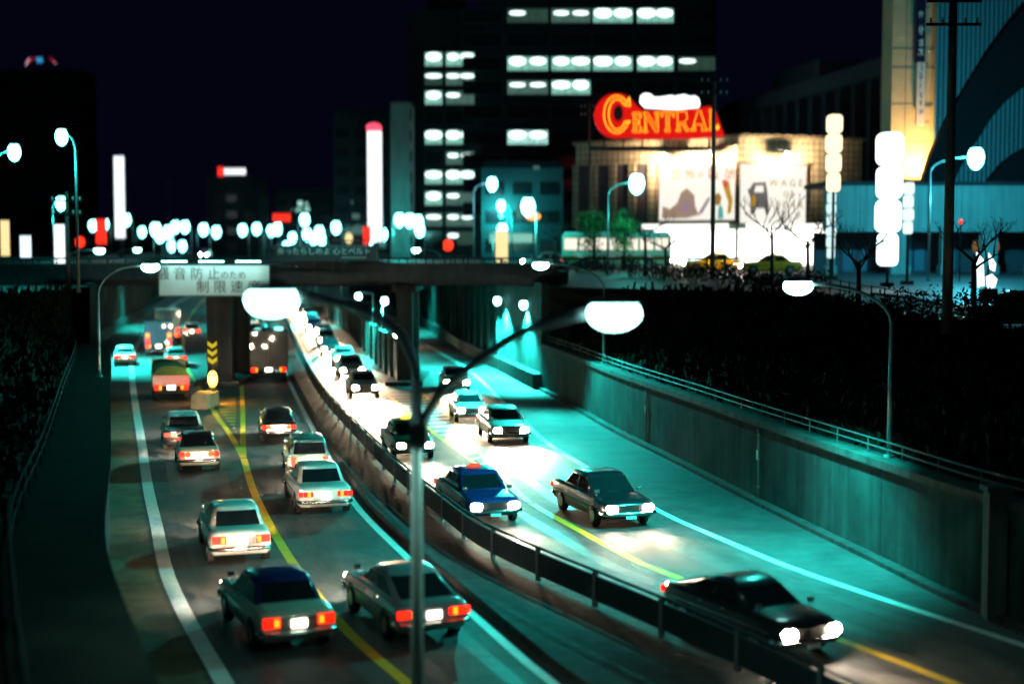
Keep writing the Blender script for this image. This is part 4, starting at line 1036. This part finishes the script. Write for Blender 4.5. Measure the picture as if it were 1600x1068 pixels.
for k, v in enumerate((22, 48, 68, 83)): q = vl(1437.5, v); strokes(q[0], q[1], .62, 90+k, MATS['plate_white'])
for k in range(6): q = vl(1438, 108+k*14); strokes(q[0], q[1], .36, 190+k, mat('sign_mauve', (.22, .10, .16), .5))
for v in (10, 100, 190): q = vl(1444, v); MB().box((q[0]+.2, .2, q[1]), (.5, .06, .06)).build('bracket', M_DARKSTEEL, vs)

# low hall with a sweeping arched roof at right
HY = 100.0
X0, X1 = at(1290, 388, HY).x, at(1660, 388, HY).x
t = thing('arched_hall', 'teal-lit hall with a long plain fascia and sweeping dark arches at right', 'building', (X0, HY, 6.0))
def hl(u, v, Y=HY): q = at(u, v, Y); return (q.x-X0, Y-HY, q.z-6.0)
z0, z1 = hl(1300, 362)[2], hl(1300, 290)[2]
Wd = X1-X0
n = 7
for k in range(n): MB().box((Wd*(k+.5)/n, .5, (z0+z1)/2), (Wd/n-.03, 1.0, z1-z0)).build('fascia_panel', M_WALLT, t)
MB().box((Wd/2, 4.0, z0/2), (Wd, .4, z0)).build('ground_floor_wall', mat('ground_floor_dark', (.06, .07, .09), .7, var=.2), t)
for u, w_ in ((1300, .5), (1408, 1.15), (1478, .5), (1547, 1.1), (1620, .8)):
    q = hl(u, 388); MB().box((q[0], .45, z0/2), (w_, .8, z0)).build('pillar', M_WALLT, t)
    MB().box((q[0], .45, .55), (w_+.25, 1.0, 1.1)).build('plinth', M_WALLT, t)
for u in (1345, 1375, 1440, 1460, 1510, 1580):
    q = hl(u, 388); f = MB().box((q[0], 3.76, 1.6), (.95, .08, 2.6)).build('door', mat('door_blue', (.05, .10, .16), .3), t)
    MB().box((q[0], 3.71, 1.7), (.7, .02, 2.0)).build('pane', mat('door_glass', (.10, .22, .30), .15), f)
RX = hl(1459, 300, 106)[0]
MB().box(((Wd+3+RX)/2, 6.2, (z1+30)/2), (Wd+3-RX, .4, 30-z1)).build('upper_wall', mat('ribbed_wall', (.14, .28, .32), .8, var=.12), t)
for k in range(30): MB().box((RX+.2+k*(Wd+2.6-RX)/30, 5.96, (z1+30)/2), (.06, .12, 30-z1)).build('rib', M_WALLD, t)
outer = [(1440, 296), (1447, 268), (1456, 240), (1468, 214), (1484, 180), (1502, 150), (1524, 114), (1546, 80), (1572, 44), (1610, 0), (1680, -60)]
inner = [(1680, 95), (1630, 122), (1600, 136), (1572, 158), (1548, 186), (1528, 218), (1510, 246), (1496, 272), (1489, 296)]
MB().prism([hl(u, v, 104.9) for u, v in outer+inner], (0, 1.0, 0)).build('arch', mat('arch_dark', (.014, .016, .02), .9, spec=.08), t)
low = [(1538, 296), (1556, 270), (1572, 252), (1590, 238), (1610, 228), (1680, 210), (1680, 296)]
MB().prism([hl(u, v, 104.7) for u, v in low], (0, 1.15, 0)).build('arch', mat('arch_dark', (.014, .016, .02), .9, spec=.08), t)
MB().box((Wd/2, 3.2, z1+.14), (Wd+.5, 6.6, .28)).build('flat_roof', M_WALLD, t)

# lit pylon signs on the right pavement
def pylon(label, u0, u1, v0, v1, Y, col, s, skew=0):
    c = at((u0+u1)/2, v1, Y); g = GZ(Y)
    t = thing('pylon_sign', label, 'sign', (c.x, Y, g), 0, None)
    hw = (u1-u0)/2/F*Y; za, zb_ = at(0, v1, Y).z-g, at(0, v0, Y).z-g
    gm = glow('pylon_'+label[:12].replace(' ', '_'), col, s)
    n = max(3, round((zb_-za)/(1.25*2*hw)))
    h = (zb_-za)/n; rnd = random.Random(len(label))
    for k in range(n):                                    # stacked lantern boxes with rounded corners
        ww = hw*rnd.uniform(.86, 1.0)*(.82 if k == 0 else 1); c0, c1 = za+h*k+.02, za+h*(k+1)-.02; c = min(ww, h/2)*.55; dx = rnd.uniform(-.06, .06)*hw
        pts = []
        for sx, sz, a0 in ((1, 1, 0), (-1, 1, 90), (-1, -1, 180), (1, -1, 270)):
            for j in range(4):
                a = R(a0+30*j); pts.append((dx+sx*(ww-c)+c*math.cos(a), 0, (c1-c if sz > 0 else c0+c)+c*math.sin(a)))
        MB().prism(pts[::-1], (0, .45, 0)).build('light_box', gm, t)
    MB().box((0, .5, (za+zb_)/2), (hw*.5, .08, zb_-za)).build('backbone', M_DARKSTEEL, t)
    MB().tube([(0, .22, -.05), (0, .22, za+.1)], .09, 8).build('post', M_DARKSTEEL, t)
    MB().box((0, .22, .12), (.7, .5, .24)).build('footing', M_CONC2, t)
    return t
pylon('broad white illuminated pylon sign, largest beside the arched hall', 1366, 1410, 206, 416, 84, (.80, 1, 1), 2.4)
pylon('short white tube sign right of the broad pylon', 1412, 1428, 284, 366, 86, (.85, 1, 1), 1.1)
pylon('yellowish tall illuminated sign between the cinema and the broad pylon', 1291, 1316, 178, 300, 92, (1, .86, .55), 1.5)
pylon('slim bluish sign below the yellowish one', 1292, 1306, 300, 404, 93, (.75, 1, 1), 1.0)
t = thing('sign_stand', 'small teal stand with white lit panes at far right', 'sign', (at(1546, 388, 62).x, 62, GZ(62)))
q = t.location
MB().box((0, 0, .55), (.75, .4, 1.1), top=.92).build('stand', M_WALLT, t)
G_STAND = glow('stand_light', (.85, 1, 1), 2.0)
def sl_(u, v): p = at(u, v, 62); return (p.x-q.x, -.05, p.z-q.z)
for ppts in ([(1526, 394), (1536, 405), (1538, 446), (1528, 449)], [(1545, 395), (1556, 412), (1554, 424), (1547, 420)], [(1541, 432), (1550, 428), (1558, 436), (1554, 449), (1543, 450)]):
    MB().prism([sl_(u, v) for u, v in ppts], (0, .12, 0)).build('lit_pane', G_STAND, t)
MB().box((0, .1, 1.3), (.08, .08, 1.6)).build('mast', M_DARKSTEEL, t)
for u, lab in ((1524, 'left of the two dim amber wall lanterns at far right'), (1557, 'right of the two dim amber wall lanterns at far right')):
    p = at(u, 385, 100.3); t = thing('wall_lantern', lab, 'lantern', (p.x, 100.3, p.z))
    MB().ball((0, 0, 0), (.24, .2, .42), 10, 6).build('glass', glow('dim_amber', (.5, .22, .06), .32, nee=False), t, True); MB().box((0, .12, .5), (.12, .4, .12)).build('bracket', M_DARKSTEEL, t)
t = thing('signal_lamp', 'small red lamp on a post before the arched hall', 'lamp', (at(1500, 388, 90).x, 90, GZ(90)))
z = at(1500, 346, 90).z-GZ(90); MB().tube([(0, 0, 0), (0, 0, z)], .04, 6).build('post', M_DARKSTEEL, t); MB().ball((0, -.05, z), (.16, .12, .16), 10, 6).build('lens', glow('small_red', (1, .05, .02), 1.2, nee=False), t, True)

# pavement strip along the top of the slope
m = MB()
for a, b in zip(ys(10, 76, 33)[:-1], ys(10, 76, 33)[1:]):
    m.quad((crest_r(a)+1.2, a, GZ(a)+.004), (crest_r(a)+4.4, a, GZ(a)+.004), (crest_r(b)+4.4, b, GZ(b)+.004), (crest_r(b)+1.2, b, GZ(b)+.004))
struct(m.build('pavement', M_PAVE))
m = MB()
for a, b in zip(ys(10, 76, 33)[:-1], ys(10, 76, 33)[1:]):
    m.loft([[(crest_r(y)+4.4, y, GZ(y)), (crest_r(y)+4.6, y, GZ(y)), (crest_r(y)+4.6, y, GZ(y)+.13), (crest_r(y)+4.4, y, GZ(y)+.13)] for y in (a, b)])
struct(m.build('kerb', M_CONC))
fe = thing('fence', 'dark slim steel fence along the top of the planted slope', 'fence')
FY = [20 + 1.75*k for k in range(34)]
for y in FY: MB().tube([(crest_r(y)+.5, y, GZ(y)-.05), (crest_r(y)+.5, y, GZ(y)+1.05)], .035, 6).build('post', M_DARKSTEEL, fe)
for dz in (1.0, .55, .2): MB().tube([(crest_r(y)+.5, y, GZ(y)+dz) for y in ys(20, 77.7, 40)], .025, 5).build('rail', M_DARKSTEEL, fe)
# ------------------------------------------------------------------ lamps of the streets above
def surf_lamp(label, u, v, Y, pole_u=None, power=0, point=False, lens=None, L=1.0, wide=.24, group=None, r=.07, col=MERC):
    p = at(u, v, Y); px = at(pole_u if pole_u is not None else u-14, v, Y).x; g = GZ(Y)
    zt = max(g+1.2, p.z-.9)
    t = street_lamp(label, (px, Y, g), zt, p.z+.03, p.x-px, 0.01, r=r, power=0 if point else power, group=group, lens=lens or G_LAMP_FAR, L=L, wide=wide, far=Y > 110, globe=True)
    if point and power: lamp('POINT', 'lamp_light', t, (p.x-px, 0, p.z-g-L*.62-.35), power, col, size=.2)
    return t
surf_lamp('curved lamp in front of the cinema columns, white head on a pale arm', 995, 286, 104, 950, 900, True, L=1.3, wide=.5)
surf_lamp('lamp in front of the teal ribbed wall at far right', 1525, 246, 90, 1454, 6000, True, L=1.2, wide=.5, col=(.05, .62, .80))
surf_lamp('blue-white lamp right of the narrow office tower, uppermost there', 769, 287, 150, 740, 1200, True, L=1.3, wide=.5, col=(.2, .7, 1))
surf_lamp('small lamp right of the narrow office tower, second from above', 783, 321, 168, 800, 1600, True, L=1.2, wide=.4)
surf_lamp('low lamp right of the narrow office tower, above the warm kiosk', 785, 359, 150, 770, 500, True, L=1.3, wide=.5)
surf_lamp('big lamp with an orange light below it left of the evergreen', 825, 322, 112, 838, 900, True, L=1.3, wide=.5)
surf_lamp('large lamp at the left picture edge', 22, 237, 88, -8, 900, True, L=.9, wide=.4)
surf_lamp('yellowish lamp right of the one at the left picture edge, highest of all', 96, 213, 79, 118, 600, True, L=.8, wide=.3)
surf_lamp('lamp with a teal glow around it left of the tall white bar sign', 95, 317, 180, 82, 1000, True, L=1.5, wide=.7)
far = [(145, 352, 300), (163, 350, 270), (197, 343, 240), (222, 362, 330), (243, 358, 190), (250, 368, 215), (263, 362, 205), (274, 354, 260), (289, 354, 250), (268, 384, 300), (285, 384, 310), (318, 358, 245), (338, 362, 255), (379, 359, 260), (401, 357, 270), (399, 376, 330), (409, 378, 320), (424, 360, 280), (434, 357, 250), (476, 343, 225), (480, 366, 250), (490, 372, 255), (499, 362, 240), (503, 374, 300), (525, 355, 235), (457, 371, 320), (448, 384, 330), (556, 372, 300), (598, 366, 235), (624, 343, 205), (640, 344, 195), (653, 346, 200), (621, 362, 230), (656, 359, 215), (582, 374, 250)]
posn = ['above the left end of the white bridge sign', 'above the middle of the white bridge sign', 'above the right end of the white bridge sign', 'above the dark teal bridge sign', 'around the foot of the tall white sign', 'before the pale slab wall']
cnt = {}
def zone(u): return 0 if u < 300 else 1 if u < 372 else 2 if u < 430 else 3 if u < 550 else 4 if u < 610 else 5
far.sort()
for u, v, Y in far:
    zo = zone(u); cnt[zo] = cnt.get(zo, 0)+1
    surf_lamp('far street lamp, %s from the left %s' % (ords[cnt[zo]-1], posn[zo]), u, v, Y, u+(10 if u % 2 else -10), 1500 if u == 624 else 0, u == 624, L=1.1+Y/330, wide=.55+Y/420, group='far street lamps', r=.06)  # glass grows with distance to give a glow-sized blob
# carrying posts for the small things of the far street
def small_light(label, name, cat, u, v, Y, mat_, rx, rz, shape='ball'):
    p = at(u, v, Y); g = GZ(Y); t = thing(name, label, cat, (p.x, Y, g)); z = p.z-g
    MB().tube([(0, .1, -.05), (0, .1, max(.3, z))], .06, 6).build('post', M_DARKSTEEL, t)
    if shape == 'ball': MB().ball((0, 0, z), (rx, .15, rz), 12, 6).build('lens', mat_, t, True)
    else:
        MB().box((0, 0, z), (2*rx, .3, 2*rz)).build('light_box', mat_, t); MB().box((0, .02, z+rz+.05), (2*rx+.1, .36, .1)).build('cap', M_DARKSTEEL, t)
    return t
G_REDS = glow('red_signal', (1, .03, .01), 2.2, nee=False); G_REDB = glow('red_sign_far', (1, .03, .015), 1.3, nee=False); G_WHT = glow('white_sign_far', (.88, .97, 1), 1.8); G_WARM = glow('warm_sign_far', (1, .75, .35), 1.2); G_ORG = glow('orange_far', (1, .35, .05), 1.6, nee=False); G_BLUEW = glow('bluewhite_far', (.7, .88, 1), 1.5)
def signal(label, u, v, Y, s=.42):
    p = at(u, v, Y); g = GZ(Y); t = thing('traffic_signal', label, 'traffic signal', (p.x, Y, g)); z = p.z-g
    MB().tube([(s*1.6, .2, -.05), (s*1.6, .2, z+.4)], .07, 6).build('post', M_DARKSTEEL, t)
    MB().box((-s*.4, .12, z), (s*5.4, .2, s*2.4)).build('housing', M_BLACK, t)
    for k, mm in enumerate((G_REDS, M_BLACK, M_BLACK)):
        MB().ball((-s*.0-k*s*1.6 if k else 0, -.02, z), (s*(1.4 if k == 0 else .7), .12, s*(1.4 if k == 0 else .7)), 12, 6).build('lens', mm, t, True)
signal('red traffic signal left of the warm kiosk, before the narrow office', 700, 383, 150)
signal('red traffic signal near the left edge, lower of the two red lights there', 125, 378, 170, .45)
small_light('red and white lit sign left of the tall white bar', 'street_sign', 'sign', 158, 362, 220, G_REDB, .8, 1.9, 'box')
small_light('orange light just below the big lamp left of the evergreen', 'street_light', 'lamp', 833, 338, 114, G_ORG, .65, .35)
small_light('small red shop sign at the foot of the tall white sign', 'street_sign', 'sign', 573, 368, 196, G_REDB, .5, 1.2, 'box')
small_light('wide red shop sign above the far lamps left of the tall white sign', 'street_sign', 'sign', 440, 340, 240, G_REDB, 1.5, .65, 'box')
small_light('white and yellow vertical sign at the very left edge', 'street_sign', 'sign', 8, 372, 130, G_WARM, .35, 1.6, 'box')
small_light('bluish white light box second from the left edge', 'street_sign', 'sign', 40, 386, 120, G_BLUEW, .42, .95, 'box')
small_light('white vertical light box below the teal-glowing lamp', 'street_sign', 'sign', 93, 381, 150, G_WHT, .5, 2.0, 'box')
small_light('warm lit kiosk box right of the red signal', 'street_sign', 'sign', 784, 385, 140, G_WARM, .6, 1.5, 'box')
small_light('warm round lamp left of the small red shop sign', 'street_light', 'lamp', 545, 372, 210, G_WARM, .6, .8)
# tall white signs
def tall_sign(label, u0, u1, v0, v1, Y, cap=None):
    a, b = at(u0, v1, Y), at(u1, v0, Y); g = GZ(Y); w = b.x-a.x
    t = thing('tall_sign', label, 'sign', ((a.x+b.x)/2, Y, g))
    n = 5; h = (b.z-a.z)/n
    for k in range(n): MB().box((0, 0, a.z-g+h*(k+.5)), (w, .9, h-.08)).build('light_box', G_TALL, t)
    MB().box((0, .2, (a.z-g)/2), (w*.4, .5, a.z-g)).build('mast', M_DARKSTEEL, t)
    for sx in (-1, 1): MB().box((sx*(w/2+.06), 0, (a.z+b.z)/2-g), (.12, 1.0, b.z-a.z)).build('frame', M_DARKSTEEL, t)
    if cap:
        MB().ball((-.1, -.1, b.z-g+.45), (w*.55, .4, .7), 12, 6).build('cap_light', cap, t, True)
G_TALL = glow('tall_sign_white', (.86, .95, 1), 1.5)
tall_sign('tall white illuminated sign column with a red cap left of the office towers', 575, 597, 205, 378, 200, glow('tall_sign_cap', (1, .08, .15), 1.6))
tall_sign('tall slim white bar sign at left', 181, 195, 244, 372, 250)
def roof_sign(label, u, v, Y, parts_, zroof_v):
    p = at(u, v, Y); t = thing('roof_sign', label, 'sign', p)
    for du, dv, w_, h_, mm in parts_: MB().box((du/F*Y, 0, -dv/F*Y), (w_/F*Y, .4, h_/F*Y)).build('light_box', mm, t)
    dz = (zroof_v-v)/F*Y
    for sx in (-1, 1): MB().box((sx*10/F*Y, .3, -dz/2), (.25, .25, dz)).build('post', M_DARKSTEEL, t)
roof_sign('small red and white roof sign alone in the night sky at left', 364, 268, 300, ((-19, 0, 9, 14, G_REDB), (3, 0, 33, 9, G_TALL)), 279)
G_CYAN = glow('cyan_sign', (.05, .45, .9), .7, nee=False); G_PINK = glow('pink_sign', (1, .5, .55), .7, nee=False); G_DRED = glow('deep_red_sign', (.5, .01, .04), .5, nee=False)
p = at(62, 96, 420); t = thing('roof_sign', 'tiny arc of red and blue neon high on the dark tower', 'sign', p); kk = 420/F
MB().prism([(-23*kk, 0, -6*kk), (-21*kk, 0, -6*kk), (-15*kk, 0, 4*kk), (-18*kk, 0, 4*kk)], (0, .3, 0)).build('tube', G_PINK, t)
MB().prism([(-24*kk, .35, -5*kk), (-22*kk, .35, -5*kk), (-6*kk, .35, 6*kk), (-16*kk, .35, 5*kk)], (0, .2, 0)).build('tube', G_DRED, t)
MB().box((0, 0, 2*kk), (9*kk, .3, 7*kk)).build('light_box', G_CYAN, t)
MB().prism([(14*kk, 0, 5*kk), (17*kk, 0, 6*kk), (26*kk, 0, -3*kk), (24*kk, 0, -4*kk)], (0, .3, 0)).build('tube', G_DRED, t)
MB().prism([(18*kk, -.1, 1*kk), (26*kk, -.1, -3*kk), (25*kk, -.1, -4.2*kk)], (0, .1, 0)).build('tube', G_PINK, t)
for x in (-12, 0, 12): MB().box((x*kk, .4, -1.6), (.3, .3, 3.2)).build('post', M_DARKSTEEL, t)
p = at(264, 290, 320); t = thing('antenna_mast', 'thin dark mast with a small knob above the far lamps', 'mast', (p.x, 320, 6.6))
MB().tube([(0, 0, 0), (0, 0, p.z-6.6)], [.35, .2], 8).build('mast', M_DARKSTEEL, t); MB().ball((0, 0, p.z-6.6), (.6, .6, .7), 10, 6).build('knob', M_DARKSTEEL, t)

# vehicles of the upper streets
x = at(960, 388, 116).x
b = thing('bus', 'lit city bus passing in front of the cinema columns', 'bus', (x, 114, GZ(114)), R(-4))
MB().box((0, 0, 1.55), (8.6, 2.4, 2.5)).build('body', P_CREAM, b); MB().box((0, 0, 2.9), (8.3, 2.2, .2)).build('roof', P_WHITE, b)
G_BUS = glow('bus_interior', (1, .93, .75), 1.1)
for k in range(7): MB().box((-3.6+1.2*k, -1.21, 2.05), (1.02, .03, .9)).build('window', G_BUS, b)
MB().box((0, -1.215, .95), (8.5, .03, .35)).build('stripe', P_ORANGE, b)
for xx in (-2.6, 2.6):
    wh = MB().tube([(xx, -1.25, .45), (xx, -1.0, .45)], .45, 14).build('wheel', M_BLACK, b); MB().tube([(xx, -1.26, .45), (xx, -1.2, .45)], .22, 10).build('rim', M_RIM, wh)
for sx in (-1, 1): MB().ball((4.32*sx, -.8, .8), (.08, .14, .14), 8, 5).build('headlight' if sx > 0 else 'tail_lamp', G_HEAD if sx > 0 else G_TAIL, b)
def upcar(label, u, Y, rz, paint_, **k): return car(label, at(u, 388, Y).x, Y, rz, paint_, z=GZ(Y), group='vehicles on the upper streets', beam=0, **k)
upcar('yellow taxi passing below the left billboard', 1115, 103, R(84), P_YEL, taxi=glow('upper_taxi_lamp', (1, .75, .2), 2, nee=False), name='taxi')
upcar('yellow taxi passing below the right billboard', 1205, 100, R(84), P_YEL, taxi=MATS['upper_taxi_lamp'], name='taxi')
upcar('white car at the kerb left of the evergreen trees', 855, 122, R(95), P_WHITE)
upcar('green car parked at the right picture edge', 1592, 51.5, R(95), P_GREEN, lit=None)
upcar('white car behind the bridge rail with headlights on, far left of the boards', 322, 250, R(180), P_WHITE)

# ------------------------------------------------------------------ poles, trees, shrubs
def utility_pole(label, u, vt, Y, r=.16, x=None):
    p = at(u, vt, Y); g = GZ(Y); t = thing('utility_pole', label, 'utility pole', (p.x, Y, g)); h = p.z-g
    MB().tube([(0, 0, -.1), (0, 0, h)], [r, r*.7], 10).build('pole', mat('pole_concrete', (.13, .11, .09), .85, var=.25), t, True)
    for dz in (.5, 1.3): MB().box((0, -.12, h-dz), (1.9, .1, .1)).build('crossarm', M_DARKSTEEL, t)
    for dz in (.5, 1.3):
        for xx in (-.8, -.4, .4, .8): MB().tube([(xx, -.12, h-dz+.05), (xx, -.12, h-dz+.22)], .045, 6).build('insulator', M_PLATE, t)
utility_pole('utility pole crossing the billboards of the cinema', 1116, 116, 92, .17)
utility_pole('thin utility pole left of the red neon sign', 921, 160, 140, .15)
utility_pole('thick dark utility pole before the arched hall at right', 1490, -20, 50, .2)
utility_pole('thin dark pole at left beside the teal-glowing lamp', 104, 300, 84, .14)

def bare_tree(label, base, h, seed, spread=1.0, r0=.11):
    rnd = random.Random(seed); t = thing('bare_tree', label, 'tree', base, 0, 'pollarded trees on the slope')
    tr = MB(); cr = MB()
    def grow(mb, p, d, L, r, depth):
        pts = [p]; q = p.copy(); dd = d.copy()
        for k in range(3):
            dd = (dd+Vector((rnd.uniform(-.22, .22), rnd.uniform(-.22, .22), rnd.uniform(-.05, .16)))).normalized(); q = q+dd*L/3; pts.append(q.copy())
        mb.tube(pts, [r, r*.85, r*.72, r*.62], 6)
        if depth == 0: return
        for k in range(rnd.choice((2, 3, 3)) if depth > 1 else 3):
            a = rnd.uniform(0, 6.28); s_ = rnd.uniform(.55, 1.0)*spread
            nd = (dd*.75+Vector((math.cos(a)*s_, math.sin(a)*s_, rnd.uniform(-.05, .5)))).normalized()
            grow(cr, pts[-1 if rnd.random() < .7 else 2], nd, L*rnd.uniform(.5, .72), r*.55, depth-1)
    trunk_top = h*.48
    tr.tube([(0, 0, -.15), (.03, .02, trunk_top*.5), (0, 0, trunk_top)], [r0*1.25, r0, r0*.85], 8)
    for k in range(4):
        a = 6.28*k/4+rnd.uniform(-.4, .4); grow(cr, Vector((0, 0, trunk_top*(.86 if k % 2 else 1))), Vector((math.cos(a)*spread, math.sin(a)*spread, .75)).normalized(), h*.22, r0*.55, 4)
    tr.build('trunk', M_BARK, t, True); cr.build('crown', M_BARK, t, True); return t
def leafy(mb, c, r, n, rnd, size):
    for k in range(n):
        while True:
            v = Vector((rnd.uniform(-1, 1), rnd.uniform(-1, 1), rnd.uniform(-1, 1)))
            if .15 < v.length < 1: break
        p = Vector(c)+Vector((v.x*r[0], v.y*r[1], v.z*r[2]))
        a = Vector((rnd.uniform(-1, 1), rnd.uniform(-1, 1), rnd.uniform(-.6, 1))).normalized(); b_ = a.cross(Vector((rnd.uniform(-1, 1), rnd.uniform(-1, 1), rnd.uniform(-1, 1)))).normalized()
        s_ = size*rnd.uniform(.6, 1.3)
        mb.quad(p-a*s_, p+b_*s_*.4, p+a*s_, p-b_*s_*.4)
def evergreen(label, base, h, w, seed, n=1700):
    rnd = random.Random(seed); t = thing('evergreen_tree', label, 'tree', base, 0, 'evergreens before the cinema')
    m = MB().tube([(0, 0, -.1), (.05, 0, h*.45), (0, .03, h*.92)], [.14, .1, .03], 7)
    for k in range(9):
        a = rnd.uniform(0, 6.28); z = h*rnd.uniform(.3, .8); m.tube([(0, 0, z), (math.cos(a)*w*.35, math.sin(a)*w*.35, z+h*.08)], [.04, .015], 5)
    m.build('trunk', M_BARK, t, True)
    m = MB()
    for k in range(11):
        a = rnd.uniform(0, 6.28); q = rnd.uniform(0, .30)*w; z = h*rnd.uniform(.36, .92); f = 1-.5*max(0, z/h-.6)
        leafy(m, (math.cos(a)*q, math.sin(a)*q, z), (w*.27*f, w*.27*f, h*.12), n//11, rnd, .13)
    m.build('crown', M_LEAF, t); return t
def gbase(u, Y): return (at(u, 388, Y).x, Y, GZ(Y)-.02)
evergreen('bright green evergreen left of the curved lamp before the cinema', gbase(928, 109), 5.4, 3.0, 3)
evergreen('dark evergreen with thin trunk right of the curved lamp', gbase(975, 107), 5.2, 3.0, 5)
bare_tree('bare pollarded tree right of the dark evergreen', gbase(1008, 100), 5.4, 7)
bare_tree('low bare tree with wide forked branches left of the billboards', gbase(1040, 97), 4.0, 8, 1.5)
bare_tree('bare tree left of the bright evergreen, before the bridge end', gbase(868, 108), 5.0, 9, 1.2)
bare_tree('bare tree silhouetted against the glowing right billboard', gbase(1206, 86), 6.4, 12, .8)
bare_tree('bare forked tree before the slim bluish sign', gbase(1262, 82), 5.6, 13, 1.2)
bare_tree('knobby bare tree right of the bluish globe, before the doors', gbase(1342, 62), 4.6, 14, .9)
bare_tree('leaning bare tree between the thick pole and the amber lanterns', gbase(1522, 56), 5.0, 15, 1.0)
def shrub(label, base, w, h, seed, n=420):
    rnd = random.Random(seed); t = thing('shrub', label, 'shrub', base, 0, 'shrubs along the slope crest')
    m = MB()
    for k in range(6): a = rnd.uniform(0, 6.28); m.tube([(0, 0, -.1), (math.cos(a)*w*.25, math.sin(a)*w*.25, h*.8)], [.03, .012], 5)
    m.build('stem', M_BARK, t)
    m = MB()
    for k in range(6): leafy(m, (rnd.uniform(-.3, .3)*w, rnd.uniform(-.3, .3)*w, h*rnd.uniform(.3, .75)), (w*.3, w*.3, h*.3), n//6, rnd, .11)
    m.build('foliage', M_SHRUB, t); return t
us = [885, 918, 950, 985, 1020, 1052, 1085, 1125, 1160, 1195, 1230, 1265, 1300, 1380, 1440, 1530]
for k, u in enumerate(us):
    Y = 104 - (u-885)*.082 if u < 1300 else 62-(u-1300)*.05
    shrub('dark shrub on the slope crest, %s from the bridge' % (ords+['thirteenth', 'fourteenth', 'fifteenth', 'sixteenth'])[k], (at(u, 388, Y).x, Y, GZ(Y)-.15), 2.4+(k % 3)*.4, 1.2+(k*5 % 4)*.22, 30+k)
for k, (x, y) in enumerate(((-30, 70), (-34, 76), (-25, 62), (-38, 82))):
    shrub('dark shrub at left above the retaining wall, %s from the bridge' % ['third', 'second', 'fourth', 'first'][k], (x, y, GZ(y)-.1), 3.4, 2.0, 60+k)
# low ground cover on both slopes
def cover(side, n, seed):
    rnd = random.Random(seed); m = MB()
    for k in range(n):
        y = rnd.uniform(8, 82); w = XW(y)+.5 if side > 0 else XLW(y)-1.9; c = crest_r(y) if side > 0 else crest_l(y)
        t = rnd.random()**.8; x = w+(c-w)*t; z = WALL_H-.12+(GZ(y)-WALL_H+.12)*(t**.85)
        a = rnd.uniform(0, 6.28); s_ = rnd.uniform(.10, .24); h = rnd.uniform(.12, .5)
        d = Vector((math.cos(a)*s_, math.sin(a)*s_, 0)); p = Vector((x, y, z)); tp = p+Vector((rnd.uniform(-.15, .15), rnd.uniform(-.15, .15), h))
        m.quad(p-d*.4, p+d*.4, tp+d*.5, tp-d*.5)
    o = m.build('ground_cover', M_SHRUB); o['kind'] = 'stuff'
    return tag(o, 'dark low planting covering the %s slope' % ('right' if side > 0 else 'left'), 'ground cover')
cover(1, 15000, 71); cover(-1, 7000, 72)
